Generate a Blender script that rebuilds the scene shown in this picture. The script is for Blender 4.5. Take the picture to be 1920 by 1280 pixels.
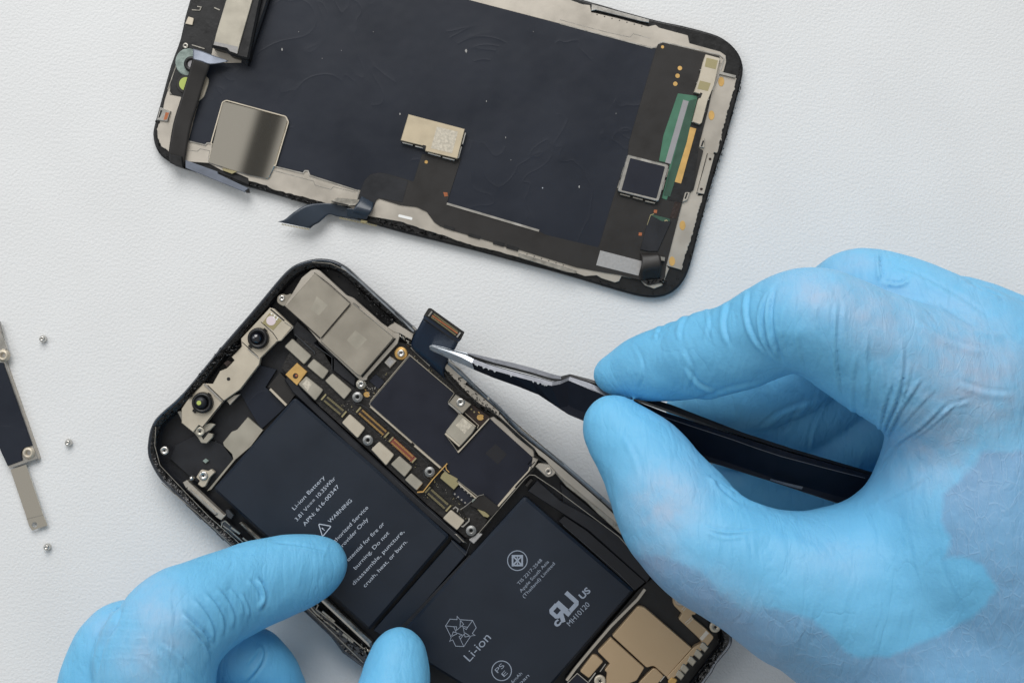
import bpy, bmesh, math, random
import numpy as np
from mathutils import Vector, Matrix
from mathutils.geometry import tessellate_polygon
random.seed(7)
for _o in list(bpy.data.objects): bpy.data.objects.remove(_o)
SC = bpy.context.scene
COL = SC.collection
# ------------------------------------------------------------------ camera, light, exposure
H = 0.36                      # camera height over the table (m)
PPM = 7300.0                  # photo pixels per metre on the table top
cam_d = bpy.data.cameras.new('camera'); cam = bpy.data.objects.new('camera', cam_d); COL.objects.link(cam)
cam.location = (0, 0, H); cam_d.sensor_width = 36.0
cam_d.lens = 36.0 * H / (1920 / PPM); cam_d.clip_start = 0.01; cam_d.clip_end = 50
SC.camera = cam
world = bpy.data.worlds.new('World'); SC.world = world; world.use_nodes = True
wn = world.node_tree.nodes; wl = world.node_tree.links; bg = wn['Background']; bg.inputs[1].default_value = 0.33
# the room seen from the table: a pale ceiling above, dimmer bluish walls, plus an added dark band for the polished plate to reflect
tcw = wn.new('ShaderNodeTexCoord'); sx = wn.new('ShaderNodeSeparateXYZ'); wl.new(tcw.outputs['Generated'], sx.inputs[0])
up_ = wn.new('ShaderNodeMapRange'); up_.inputs['From Min'].default_value = 0.1; up_.inputs['From Max'].default_value = 0.95; wl.new(sx.outputs['Z'], up_.inputs['Value'])
cm = wn.new('ShaderNodeMix'); cm.data_type = 'RGBA'; cm.inputs['A'].default_value = (0.58, 0.66, 0.76, 1); cm.inputs['B'].default_value = (1.25, 1.24, 1.20, 1); wl.new(up_.outputs[0], cm.inputs['Factor'])
dv = wn.new('ShaderNodeMath'); dv.operation = 'DIVIDE'; wl.new(sx.outputs['X'], dv.inputs[0]); wl.new(sx.outputs['Z'], dv.inputs[1])
sb_ = wn.new('ShaderNodeMath'); sb_.operation = 'ADD'; dy_ = wn.new('ShaderNodeMath'); dy_.operation = 'DIVIDE'; wl.new(sx.outputs['Y'], dy_.inputs[0]); wl.new(sx.outputs['Z'], dy_.inputs[1])
ky_ = wn.new('ShaderNodeMath'); ky_.operation = 'MULTIPLY_ADD'; wl.new(dy_.outputs[0], ky_.inputs[0]); ky_.inputs[1].default_value = -0.3; wl.new(dv.outputs[0], ky_.inputs[2])
wl.new(ky_.outputs[0], sb_.inputs[0]); sb_.inputs[1].default_value = 0.2206
ab_ = wn.new('ShaderNodeMath'); ab_.operation = 'ABSOLUTE'; wl.new(sb_.outputs[0], ab_.inputs[0])
be = wn.new('ShaderNodeMapRange'); be.inputs['From Min'].default_value = 0.007; be.inputs['From Max'].default_value = 0.013; be.inputs['To Min'].default_value = 0.05; wl.new(ab_.outputs[0], be.inputs['Value'])
ms = wn.new('ShaderNodeVectorMath'); ms.operation = 'SCALE'; wl.new(cm.outputs['Result'], ms.inputs[0]); wl.new(be.outputs[0], ms.inputs['Scale']); wl.new(ms.outputs[0], bg.inputs[0])
def area(name, loc, target, sx, sy, power, col):
    l = bpy.data.lights.new(name, 'AREA'); l.shape = 'RECTANGLE'; l.size = sx; l.size_y = sy; l.energy = power; l.color = col
    o = bpy.data.objects.new(name, l); COL.objects.link(o); o.location = loc
    o.rotation_euler = (Vector(target) - Vector(loc)).to_track_quat('-Z', 'Y').to_euler()
    return o
area('window_light', (-0.15, 1.05, 0.95), (0, 0, 0), 1.1, 0.9, 18.6, (1.0, 0.99, 0.98))
area('side_window_light', (-1.1, 0.35, 0.9), (0, 0, 0), 0.8, 0.7, 3.5, (0.95, 0.975, 1.0))
SC.view_settings.view_transform = 'Standard'; SC.view_settings.look = 'None'
SC.view_settings.exposure = 0.0; SC.view_settings.gamma = 1.0; SC.view_settings.use_curve_mapping = False

# ------------------------------------------------------------------ measuring helpers (photo pixel + height in mm -> metres)
def W(px, py, z=0.0):
    z = z * 0.001; k = (H - z) / H / PPM
    return ((px - 960) * k, (640 - py) * k, z)
ZO = {'A': (270, 0, .20855), 'B': (270, 180, .20855), 'C': (650, 180, .20855), 'D': (1050, 0, .20855), 'E': (1050, 250, .20855),
      'F': (750, 360, .3125), 'G': (260, 470, .20855), 'h': (260, 680, .20855), 'I': (500, 480, .15625), 'J': (520, 620, .15625),
      'K': (620, 740, .15625), 'L': (740, 560, .15625), 'M': (760, 720, .15625), 'N': (740, 860, .15625), 'O': (480, 860, .20855),
      'P': (780, 980, .234375), 'Q': (1000, 1050, .20833), 'R': (0, 580, .375), 'S': (280, 880, .21875), 'T': (80, 980, .3854),
      'X': (0, 0, 1.0)}
def Z(k, *p):
    ox, oy, s = ZO[k]
    return [(ox + x * s, oy + y * s) for x, y in p]
def lin(c):
    c = c / 255.0
    return c / 12.92 if c <= 0.04045 else ((c + 0.055) / 1.055) ** 2.4
def rgb(*c): return (lin(c[0]), lin(c[1]), lin(c[2]), 1)

# ------------------------------------------------------------------ materials
def mat(name, col, rough=0.5, metal=0.0, var=0.0, vscale=300, bump=0.0, bscale=800, bdist=0.0002, spec=0.5, coat=0.0, dust=0.0, detail=3, brush=None, crease=0.0):
    m = bpy.data.materials.new(name); m.use_nodes = True; nt = m.node_tree; N = nt.nodes; Lk = nt.links
    b = N['Principled BSDF']
    b.inputs['Roughness'].default_value = rough; b.inputs['Metallic'].default_value = metal
    b.inputs['Specular IOR Level'].default_value = spec; b.inputs['Coat Weight'].default_value = coat
    c = rgb(*col); b.inputs['Base Color'].default_value = c
    tc = N.new('ShaderNodeTexCoord'); src = tc.outputs['Object']
    if brush:
        mp = N.new('ShaderNodeMapping'); mp.inputs['Rotation'].default_value = (0, 0, brush); mp.inputs['Scale'].default_value = (0.06, 1, 1)
        Lk.new(src, mp.inputs[0]); src = mp.outputs[0]
    out = None
    if var > 0:
        n = N.new('ShaderNodeTexNoise'); n.inputs['Scale'].default_value = vscale; n.inputs['Detail'].default_value = 5
        Lk.new(src, n.inputs['Vector'])
        r = N.new('ShaderNodeMapRange'); r.inputs['From Min'].default_value = 0.3; r.inputs['From Max'].default_value = 0.7
        r.inputs['To Min'].default_value = 1 - var; r.inputs['To Max'].default_value = 1 + var; Lk.new(n.outputs['Fac'], r.inputs['Value'])
        mx = N.new('ShaderNodeVectorMath'); mx.operation = 'SCALE'; mx.inputs[0].default_value = c[:3]; Lk.new(r.outputs[0], mx.inputs['Scale'])
        out = mx.outputs[0]; Lk.new(out, b.inputs['Base Color'])
        rr = N.new('ShaderNodeMapRange'); rr.inputs['From Min'].default_value = 0.3; rr.inputs['From Max'].default_value = 0.7
        rr.inputs['To Min'].default_value = max(0.02, rough - 0.06); rr.inputs['To Max'].default_value = min(1, rough + 0.12)
        Lk.new(n.outputs['Fac'], rr.inputs['Value']); Lk.new(rr.outputs[0], b.inputs['Roughness'])
    if dust > 0:
        v = N.new('ShaderNodeTexVoronoi'); v.inputs['Scale'].default_value = 330; Lk.new(tc.outputs['Object'], v.inputs['Vector'])
        n2 = N.new('ShaderNodeTexNoise'); n2.inputs['Scale'].default_value = 2200; Lk.new(tc.outputs['Object'], n2.inputs['Vector'])
        sep = N.new('ShaderNodeSeparateColor'); Lk.new(v.outputs['Color'], sep.inputs[0])
        th = N.new('ShaderNodeMapRange'); th.inputs['From Min'].default_value = 1 - dust; th.inputs['From Max'].default_value = 1.0
        th.inputs['To Min'].default_value = 0.0; th.inputs['To Max'].default_value = 0.12; Lk.new(sep.outputs[0], th.inputs['Value'])
        ad = N.new('ShaderNodeMath'); ad.operation = 'MULTIPLY'; Lk.new(th.outputs[0], ad.inputs[0]); Lk.new(n2.outputs['Fac'], ad.inputs[1])
        lt = N.new('ShaderNodeMath'); lt.operation = 'LESS_THAN'; Lk.new(v.outputs['Distance'], lt.inputs[0]); Lk.new(ad.outputs[0], lt.inputs[1])
        mc = N.new('ShaderNodeMix'); mc.data_type = 'RGBA'; Lk.new(lt.outputs[0], mc.inputs['Factor'])
        if out: Lk.new(out, mc.inputs['A'])
        else: mc.inputs['A'].default_value = c
        mc.inputs['B'].default_value = (0.35, 0.38, 0.42, 1); Lk.new(mc.outputs['Result'], b.inputs['Base Color'])
    if bump > 0:
        n = N.new('ShaderNodeTexNoise'); n.inputs['Scale'].default_value = bscale; n.inputs['Detail'].default_value = detail
        Lk.new(src, n.inputs['Vector'])
        bp = N.new('ShaderNodeBump'); bp.inputs['Strength'].default_value = bump; bp.inputs['Distance'].default_value = bdist
        ht = n.outputs['Fac']
        if crease > 0:      # thin ripples of wrinkled film: ridged noise
            def mth(op, a, c_):
                q = N.new('ShaderNodeMath'); q.operation = op
                for k_, v_ in ((0, a), (1, c_)):
                    if v_ is None: continue
                    if isinstance(v_, (int, float)): q.inputs[k_].default_value = v_
                    else: Lk.new(v_, q.inputs[k_])
                return q.outputs[0]
            n3 = N.new('ShaderNodeTexNoise'); n3.inputs['Scale'].default_value = 42; n3.inputs['Detail'].default_value = 2; n3.inputs['Distortion'].default_value = 1.5; Lk.new(src, n3.inputs['Vector'])
            n4 = N.new('ShaderNodeTexNoise'); n4.inputs['Scale'].default_value = 30; Lk.new(src, n4.inputs['Vector'])
            rg_ = mth('POWER', mth('SUBTRACT', 1.0, mth('ABSOLUTE', mth('SUBTRACT', mth('MULTIPLY', n3.outputs['Fac'], 2.0), 1.0), None)), 30.0)
            rg_ = mth('MULTIPLY', mth('MULTIPLY', rg_, mth('GREATER_THAN', n4.outputs['Fac'], 0.52)), crease); ht = mth('ADD', ht, rg_)
        Lk.new(ht, bp.inputs['Height']); Lk.new(bp.outputs[0], b.inputs['Normal'])
    return m
M = {
 'table': mat('white_table', (221, 222, 222), 0.5, 0, 0.02, 40, 0.6, 1450, 0.00024, spec=0.35, detail=2),
 'bezel': mat('black_bezel', (14, 14, 15), 0.32, 0, 0.3, 500, 0.35, 1600, 0.0001, dust=0.25),
 'foil': mat('navy_foil', (18, 25, 38), 0.4, 0, 0.10, 60, 0.35, 50, 0.0011, crease=0.07, dust=0.02, spec=0.4),
 'flex': mat('brown_black_flex', (29, 26, 24), 0.45, 0, 0.08, 200, 0.15, 250, 0.0002, dust=0.10),
 'flexblue': mat('blue_black_flex', (15, 32, 52), 0.36, 0, 0.15, 120, 0.1, 200, 0.0002),
 'beige': mat('nickel_plate', (188, 181, 170), 0.4, 0.75, 0.05, 150, 0.12, 900, 0.00008),
 'steel': mat('bright_steel', (205, 202, 196), 0.25, 1.0, 0.05, 400, 0.15, 900, 0.00008),
 'dullsteel': mat('turned_steel', (140, 140, 138), 0.36, 0.7, 0.1, 500),
 'edge': mat('worn_steel_edge', (176, 172, 163), 0.3, 0.9, 0.15, 600, 0.3, 1500, 0.0001),
 'satin': mat('satin_shield', (182, 176, 162), 0.36, 0.65, 0.05, 200, 0.08, 2500, 0.00004),
 'paleshield': mat('pale_shield', (200, 190, 172), 0.42, 0.5, 0.03, 200, 0.08, 2500, 0.00004),
 'champagne': mat('champagne_can', (196, 182, 156), 0.42, 0.55, 0.04, 200, 0.08, 2500, 0.00004),
 'mirror': mat('polished_plate', (216, 210, 198), 0.03, 0.95, 0, 100, 0.0, 45, 0.0012),
 'bronze': mat('camera_cover', (174, 167, 154), 0.34, 0.75, 0.04, 120, 0.1, 3000, 0.00003),
 'goldbeige': mat('warm_cover', (196, 171, 138), 0.45, 0.6, 0.03, 90, 0.1, 1500, 0.00005),
 'gold': mat('gold_pad', (206, 166, 100), 0.45, 0.4, 0.08, 500),
 'copper': mat('copper_pad', (170, 104, 70), 0.45, 0.5, 0.1, 500),
 'green': mat('green_board', (66, 114, 90), 0.45, 0, 0.12, 300, 0.1, 600, 0.0001),
 'darkgreen': mat('dark_green_board', (46, 78, 62), 0.45, 0, 0.12, 300),
 'grey': mat('grey_bar', (150, 148, 150), 0.5, 0.2, 0.03, 300),
 'pcb': mat('board_black', (26, 24, 23), 0.4, 0, 0.35, 700, 0.6, 1300, 0.00025),
 'pcbbrown': mat('board_brown', (40, 26, 20), 0.4, 0, 0.2, 900, 0.4, 1300, 0.0002),
 'chip': mat('graphite_cover', (18, 22, 36), 0.46, 0, 0.08, 150, 0.25, 2600, 0.00003, spec=0.4),
 'cell': mat('battery_wrap', (17, 27, 40), 0.44, 0, 0.10, 70, 0.22, 130, 0.0004, dust=0.05),
 'black': mat('black_plastic', (13, 13, 15), 0.4, 0, 0.2, 400, 0.3, 900, 0.00015),
 'tray': mat('dark_tray', (20, 22, 28), 0.42, 0, 0.15, 200, 0.2, 500, 0.0002, dust=0.1),
 'flextail': mat('sheen_grey_flex', (44, 54, 66), 0.3, 0, 0.12, 120, 0.1, 200, 0.0002),  # navy flex made greyer: its sheen is put into the colour
 'rim': mat('grey_black_frame', (88, 91, 96), 0.22, 0.85, 0.15, 400, 0.1, 1400, 0.00006),
 'glue': mat('black_adhesive', (18, 17, 17), 0.16, 0, 0.7, 300, .8, 800, 0.0008),
 'railsteel': mat('frame_side_reflection', (150, 156, 162), 0.28, 0.8, 0.12, 300, 0.1, 700, 0.0001),
 'ink': mat('white_ink', (186, 194, 206), 0.6),
 'inkdim': mat('grey_ink', (140, 150, 165), 0.6),
 'white': mat('white_paint', (235, 235, 232), 0.5),
 'dull': mat('dull_grey_sticker', (158, 156, 154), 0.7, 0, 0.10, 1500),
 'code': mat('etched_patch', (196, 188, 172), 0.7, 0.2, 0.25, 1600),
 'hole': mat('dark_recess', (8, 8, 8), 0.6),
 'glass': mat('lens_glass', (5, 8, 20), 0.08, 0, coat=1.0),
 'lime': mat('lime_sensor', (176, 190, 100), 0.35),
 'pinkish': mat('pale_sensor', (216, 202, 206), 0.35),
 'clear': mat('whitish_film', (132, 146, 140), 0.3, 0, 0.3, 500, 0.5, 700, 0.0004),
 'red': mat('reddish_socket', (120, 62, 50), 0.45),
 'olive': mat('olive_contact', (170, 160, 122), 0.4, 0.6),
 'tweezer': mat('black_coating', (14, 15, 19), 0.36, 0, 0.15, 400, 0.12, 900, 0.0001, spec=0.35),
 'tweezerblue': mat('blue_black_coating', (13, 18, 30), 0.4, 0, 0.12, 400, 0.12, 900, 0.0001, spec=0.25),
 'silverfilm': mat('silver_film', (112, 118, 130), 0.42, 0.4, 0.08, 300),
 'chrome': mat('bare_steel_tip', (200, 206, 212), 0.36, 0.6, 0.08, 500, 0.1, 900, 0.0001),
 'tweezedge': mat('worn_coating_edge', (104, 106, 112), 0.34, 0.5, 0.15, 900, 0.1, 900, 0.0001),
}
# ------------------------------------------------------------------ object helpers
def root_of(o):
    while o.parent: o = o.parent
    return o
def thing(name, label, cat, loc, group=None):
    o = bpy.data.objects.new(name, None); o.empty_display_size = 0.01; COL.objects.link(o); o.location = loc
    o['label'] = label; o['category'] = cat
    if group: o['group'] = group
    return o
def link_mesh(name, verts, faces, m, parent=None, smooth=False, origin=None, label=None):
    if parent: off = Vector(root_of(parent).location)
    else: off = Vector(origin or (0, 0, 0))
    me = bpy.data.meshes.new(name)
    me.from_pydata([tuple(Vector(v) - off) for v in verts], [], faces)
    mm = m if isinstance(m, (list, tuple)) else [m]
    for q in mm: me.materials.append(M[q] if isinstance(q, str) else q)
    if smooth:
        for p in me.polygons: p.use_smooth = True
    me.update()
    o = bpy.data.objects.new(name, me); COL.objects.link(o)
    if parent: o.parent = parent
    else: o.location = off
    if label: o['label'] = label
    return o
def rnd(pts, r, seg=5):
    """round the corners of a pixel polygon; r is one radius or one per corner"""
    n = len(pts); out = []
    for i in range(n):
        p = Vector(pts[i]); a = Vector(pts[i - 1]); b = Vector(pts[(i + 1) % n])
        rr = r[i] if isinstance(r, (list, tuple)) else r
        d1 = (a - p); d2 = (b - p); l1, l2 = d1.length, d2.length
        if rr <= 0 or l1 < 1e-6 or l2 < 1e-6: out.append(tuple(p)); continue
        d1.normalize(); d2.normalize(); t = min(rr, l1 * .48, l2 * .48)
        s, e = p + d1 * t, p + d2 * t
        for k in range(seg + 1):
            u = k / seg; q = s * (1 - u) ** 2 + p * 2 * u * (1 - u) + e * u * u; out.append(tuple(q))
    return out
def ccw(pts):
    a = sum(pts[i - 1][0] * pts[i][1] - pts[i][0] * pts[i - 1][1] for i in range(len(pts)))
    return list(pts) if a < 0 else list(reversed(pts))      # pixel y runs down
def inset(pts, d):
    n = len(pts); out = []
    for i in range(n):
        a, p, b = Vector(pts[i - 1]), Vector(pts[i]), Vector(pts[(i + 1) % n])
        e1 = (p - a); e2 = (b - p)
        if e1.length < 1e-7: e1 = e2.copy()
        if e2.length < 1e-7: e2 = e1.copy()
        if e1.length < 1e-7: out.append(tuple(p)); continue
        e1.normalize(); e2.normalize()
        n1 = Vector((e1.y, -e1.x)); n2 = Vector((e2.y, -e2.x)); nn = n1 + n2
        if nn.length < 1e-4: nn = n1
        nn.normalize(); k = max(0.45, nn.dot(n1)); q = p - nn * (d / k) * -1
        out.append((q.x, q.y))
    return out
def prism_geo(pts, zt, zb, bev=0.06, r=0, tilt=None):
    if r: pts = rnd(pts, r)
    pts = ccw(pts); n = len(pts)
    # after ccw: interior lies to the left in world space, i.e. inset with the sign below
    rings = []
    pin = inset(pts, bev * 7.3) if bev > 0 else None
    if pin:
        c0 = sum(p[0] for p in pts) / n; 
        # choose the direction that shrinks the area
        def ar(q): return abs(sum(q[i - 1][0] * q[i][1] - q[i][0] * q[i - 1][1] for i in range(len(q))))
        if ar(pin) > ar(pts): pin = inset(pts, -bev * 7.3)
        rings = [(pin, zt), (pts, zt - bev)]
    else: rings = [(pts, zt)]
    V = []; F = []
    for q, z in rings:
        for p in q:
            w = W(p[0], p[1], zt); V.append((w[0], w[1], z * .001 + (tilt(p[0], p[1]) * .001 if tilt else 0)))
    for p in pts:
        w = W(p[0], p[1], zt); V.append((w[0], w[1], zb * .001))
    R = len(rings) + 1
    top_ = rings[0][0]; tri = tessellate_polygon([[Vector((q[0], q[1], 0)) for q in top_]])
    for t in tri:
        a, b, c = (top_[k] for k in t); s_ = (b[0] - a[0]) * (c[1] - a[1]) - (b[1] - a[1]) * (c[0] - a[0])
        F.append(list(t) if s_ < 0 else [t[0], t[2], t[1]])
    for k in range(R - 1):
        for i in range(n):
            j = (i + 1) % n; F.append([k * n + i, (k + 1) * n + i, (k + 1) * n + j, k * n + j])
    F.append([(R - 1) * n + i for i in reversed(range(n))])
    return V, F
def prism(name, pts, zt, zb, m, parent, r=0, bev=0.06, label=None, tilt=None):
    V, F = prism_geo(pts, zt, zb, bev, r, tilt)
    return link_mesh(name, V, F, m, parent, label=label)
def multi(name, items, m, parent, bev=0.03, r=0):
    V = []; F = []
    for pts, zt, zb in items:
        v, f = prism_geo(pts, zt, zb, bev, r); o = len(V); V += v; F += [[i + o for i in q] for q in f]
    return link_mesh(name, V, F, m, parent)
def circ(cx, cy, r, n=28, a0=0): return [(cx + r * math.cos(a0 + 2 * math.pi * i / n), cy + r * math.sin(a0 + 2 * math.pi * i / n)) for i in range(n)]
def lathe(name, cx, cy, prof, m, parent, n=32, smooth=True, origin=None):
    """prof: list of (radius px, z mm) from the axis outwards / downwards"""
    zt = max(z for _, z in prof); c = W(cx, cy, zt); k = (H - zt * .001) / H / PPM
    V = []; F = []
    for r, z in prof:
        for i in range(n):
            a = 2 * math.pi * i / n; V.append((c[0] + r * k * math.cos(a), c[1] + r * k * math.sin(a), z * .001))
    for q in range(len(prof) - 1):
        for i in range(n):
            j = (i + 1) % n; F.append([q * n + i, (q + 1) * n + i, (q + 1) * n + j, q * n + j])
    if prof[0][0] > 0: F.append(list(range(n)))
    F.append([(len(prof) - 1) * n + i for i in reversed(range(n))])
    o = link_mesh(name, V, F, m, parent, origin=origin)
    if smooth:
        for p in o.data.polygons: p.use_smooth = len(p.vertices) == 4
    return o
def rect(p0, p1, w, ext=0):
    a, b = Vector(p0), Vector(p1); d = (b - a).normalized(); n = Vector((-d.y, d.x)) * w * .5; a = a - d * ext; b = b + d * ext
    return [tuple(a + n), tuple(b + n), tuple(b - n), tuple(a - n)]
def strip_geo(pl, w, z, closed=False, th=0.03):
    n = len(pl); L = []; R = []
    for i in range(n):
        p = Vector(pl[i]); a = Vector(pl[i - 1]) if (i or closed) else None; b = Vector(pl[(i + 1) % n]) if (i < n - 1 or closed) else None
        e1 = (p - a).normalized() if a is not None else None; e2 = (b - p).normalized() if b is not None else None
        if e1 is None: e1 = e2
        if e2 is None: e2 = e1
        n1 = Vector((-e1.y, e1.x)); n2 = Vector((-e2.y, e2.x)); m_ = (n1 + n2); m_ = m_.normalized() if m_.length > 1e-3 else n1
        k = max(.5, m_.dot(n1)); L.append(p + m_ * w / 2 / k); R.append(p - m_ * w / 2 / k)
    V = [W(q.x, q.y, z) for q in L] + [W(q.x, q.y, z) for q in R]
    V += [(x, y, zz - th * .001) for x, y, zz in V]
    F = []; m_ = n if closed else n - 1
    for i in range(m_):
        j = (i + 1) % n
        F += [[i, j, n + j, n + i], [2 * n + i, 3 * n + i, 3 * n + j, 2 * n + j], [i, 2 * n + i, 2 * n + j, j], [n + i, n + j, 3 * n + j, 3 * n + i]]
    if not closed: F += [[0, n, 3 * n, 2 * n], [n - 1, 3 * n - 1, 4 * n - 1, 2 * n - 1]]
    return V, F
def fixn(o):
    bm = bmesh.new(); bm.from_mesh(o.data); bmesh.ops.recalc_face_normals(bm, faces=bm.faces); bm.to_mesh(o.data); bm.free(); return o
def strips(name, items, m, parent, th=0.03):
    if len(items) > 1 and not name.endswith('_mark') or name == 'round_mark' and len(items) > 1:
        return [strips(name, [q], m, parent, th) for q in items][-1]
    V = []; F = []
    for pl, w, z, cl in items:
        v, f = strip_geo(pl, w, z, cl, th); o = len(V); V += v; F += [[i + o for i in q] for q in f]
    return fixn(link_mesh(name, V, F, m, parent))
def loft(name, rows, m, parent, th=0.2, smooth=True, sub=4, cols=8):
    """rows: list of (left (px,py,z), right (px,py,z)); sheet with thickness th mm"""
    def cr(a, b, c, d, t): return 0.5 * ((2 * b) + (-a + c) * t + (2 * a - 5 * b + 4 * c - d) * t * t + (-a + 3 * b - 3 * c + d) * t ** 3)
    n = len(rows); A = [(np.array(l, float), np.array(r, float)) for l, r in rows]; rr = []
    for i in range(n - 1):
        for s in range(sub):
            t = s / sub; g = lambda k: A[min(max(k, 0), n - 1)]
            rr.append(tuple(cr(g(i - 1)[q], g(i)[q], g(i + 1)[q], g(i + 2)[q], t) for q in (0, 1)))
    rr.append(A[-1]); V = []; F = []; c = cols + 1
    for l, r in rr:
        for k in range(c):
            p = l + (r - l) * k / cols; V.append(W(*p))
    nv = len(V); V += [(x, y, z - th * .001) for x, y, z in V]; R = len(rr)
    for i in range(R - 1):
        for k in range(cols):
            a = i * c + k; F.append([a, a + 1, a + c + 1, a + c]); F.append([nv + a, nv + a + c, nv + a + c + 1, nv + a + 1])
        for k, s in ((0, 1), (cols, -1)):
            a = i * c + k; F.append([a, a + c, nv + a + c, nv + a][::s])
    for i in (0, R - 1):
        for k in range(cols):
            a = i * c + k; F.append([a, a + 1, nv + a + 1, nv + a])
    o = fixn(link_mesh(name, V, F, m, parent))
    if smooth:
        for p in o.data.polygons: p.use_smooth = abs(p.normal.z) > .3
    return o
def text(name, s, p0, p1, hpx, z, m, parent, bold=0.0, th=0.015):
    cu = bpy.data.curves.new(name, 'FONT'); cu.body = s; cu.size = 1; cu.extrude = 0; cu.offset = bold; cu.resolution_u = 4
    t = bpy.data.objects.new('tmp', cu); COL.objects.link(t); dg = bpy.context.evaluated_depsgraph_get()
    me = bpy.data.meshes.new_from_object(t.evaluated_get(dg)); bpy.data.objects.remove(t); bpy.data.curves.remove(cu)
    v = np.array([x.co[:] for x in me.vertices]); F = [list(p.vertices) for p in me.polygons]
    a = np.array(W(p0[0], p0[1], z)); b = np.array(W(p1[0], p1[1], z)); d = b - a; L = np.linalg.norm(d); d /= L; nn = np.array((-d[1], d[0], 0))
    x0, x1 = v[:, 0].min(), v[:, 0].max(); sx = L / (x1 - x0); sy = hpx * (H - z * .001) / H / PPM / 0.72
    V = [tuple(a + d * (q[0] - x0) * sx + nn * q[1] * sy) for q in v]
    bpy.data.meshes.remove(me)
    return link_mesh(name, V, F, m, parent)
def screw(parent, cx, cy, r, z, m='steel', depth=1.0, name='screw'):
    o = lathe(name, cx, cy, [(0.01, z - .12), (r * .42, z - .12), (r * .5, z), (r * .86, z), (r, z - .15), (r, z - depth)], m, parent, 24)
    star = []
    for i in range(10):
        a = i * math.pi / 5 + random.random() * .1; q = r * (.42 if i % 2 == 0 else .18); star.append((cx + q * math.cos(a), cy + q * math.sin(a)))
    prism('recess', star, z - .08, z - .2, 'hole', o, bev=0)
    return o
def standoff(parent, cx, cy, r, z, hole='hole'):
    o = lathe('standoff', cx, cy, [(r * .3, z - .9), (r * .34, z - .1), (r * .46, z), (r * .62, z), (r * .7, z - .12), (r * .9, z - .1), (r, z - .22), (r, z - 1.2)], 'dullsteel', parent, 28)
    prism('bore', circ(cx, cy, r * .36, 14), z - .75, z - .95, 'hole', o, bev=0)  # near-black disc paints the shade at the bottom of the hole
    return o
def connector(parent, p0, p1, w, z, body, pin, cap, pitch=2.1, name='connector'):
    c = prism(name, rnd(rect(p0, p1, w, 2), 1.5), z, z - .7, body, parent, bev=.05)
    a, b = Vector(p0), Vector(p1); d = (b - a); L = d.length; d.normalize(); n = Vector((-d.y, d.x)); items = []
    k = int((L - 9) / pitch)
    for i in range(k):
        s = a + d * (5 + pitch * (i + .5))
        for q in (-1, 1):
            c0 = s + n * q * w * .18; c1 = s + n * q * w * .44; items.append((rect(c0, c1, pitch * .45), z + .14, z - .1))
    multi('contacts', items, pin, c, bev=0)
    ends = []
    for e, s in ((a, 1), (b, -1)):
        ends.append((rect(e - n * w * .5, e + n * w * .5, 3.2), z + .2, z - .2))
    multi('end_cap', ends, cap, c, bev=.05)
    return c
def curve(pl, n=6):
    A = [np.array(p, float) for p in pl]; out = []; m = len(A)
    for i in range(m - 1):
        p0, p1, p2, p3 = A[max(i - 1, 0)], A[i], A[i + 1], A[min(i + 2, m - 1)]
        for s in range(n):
            t = s / n; out.append(tuple(0.5 * ((2 * p1) + (-p0 + p2) * t + (2 * p0 - 5 * p1 + 4 * p2 - p3) * t * t + (-p0 + 3 * p1 - 3 * p2 + p3) * t ** 3)))
    out.append(tuple(A[-1])); return out
# ------------------------------------------------------------------ table top
def build_table():
    x0, x1, y0, y1 = -.8, .8, -.6, .7; V = [(x0, y0, 0), (x1, y0, 0), (x1, y1, 0), (x0, y1, 0), (x0, y0, -.02), (x1, y0, -.02), (x1, y1, -.02), (x0, y1, -.02)]
    o = link_mesh('tabletop', V, [[0, 1, 2, 3], [7, 6, 5, 4], [0, 4, 5, 1], [1, 5, 6, 2], [2, 6, 7, 3], [3, 7, 4, 0]], 'table')
    o['kind'] = 'structure'
build_table()
def jag(pts, amp, step=4, seed=1):
    """break a pixel polyline into short pieces and jitter it (torn or worn edges)"""
    rg = random.Random(seed); out = []
    for i in range(len(pts) - 1):
        a, b = Vector(pts[i]), Vector(pts[i + 1]); L = (b - a).length; k = max(1, int(L / step)); n = Vector((-(b - a).y, (b - a).x)).normalized() if L > 0 else Vector((0, 0))
        for j in range(k):
            out.append(tuple(a + (b - a) * j / k + n * rg.uniform(-amp, amp)))
    out.append(tuple(pts[-1])); return out
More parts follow.
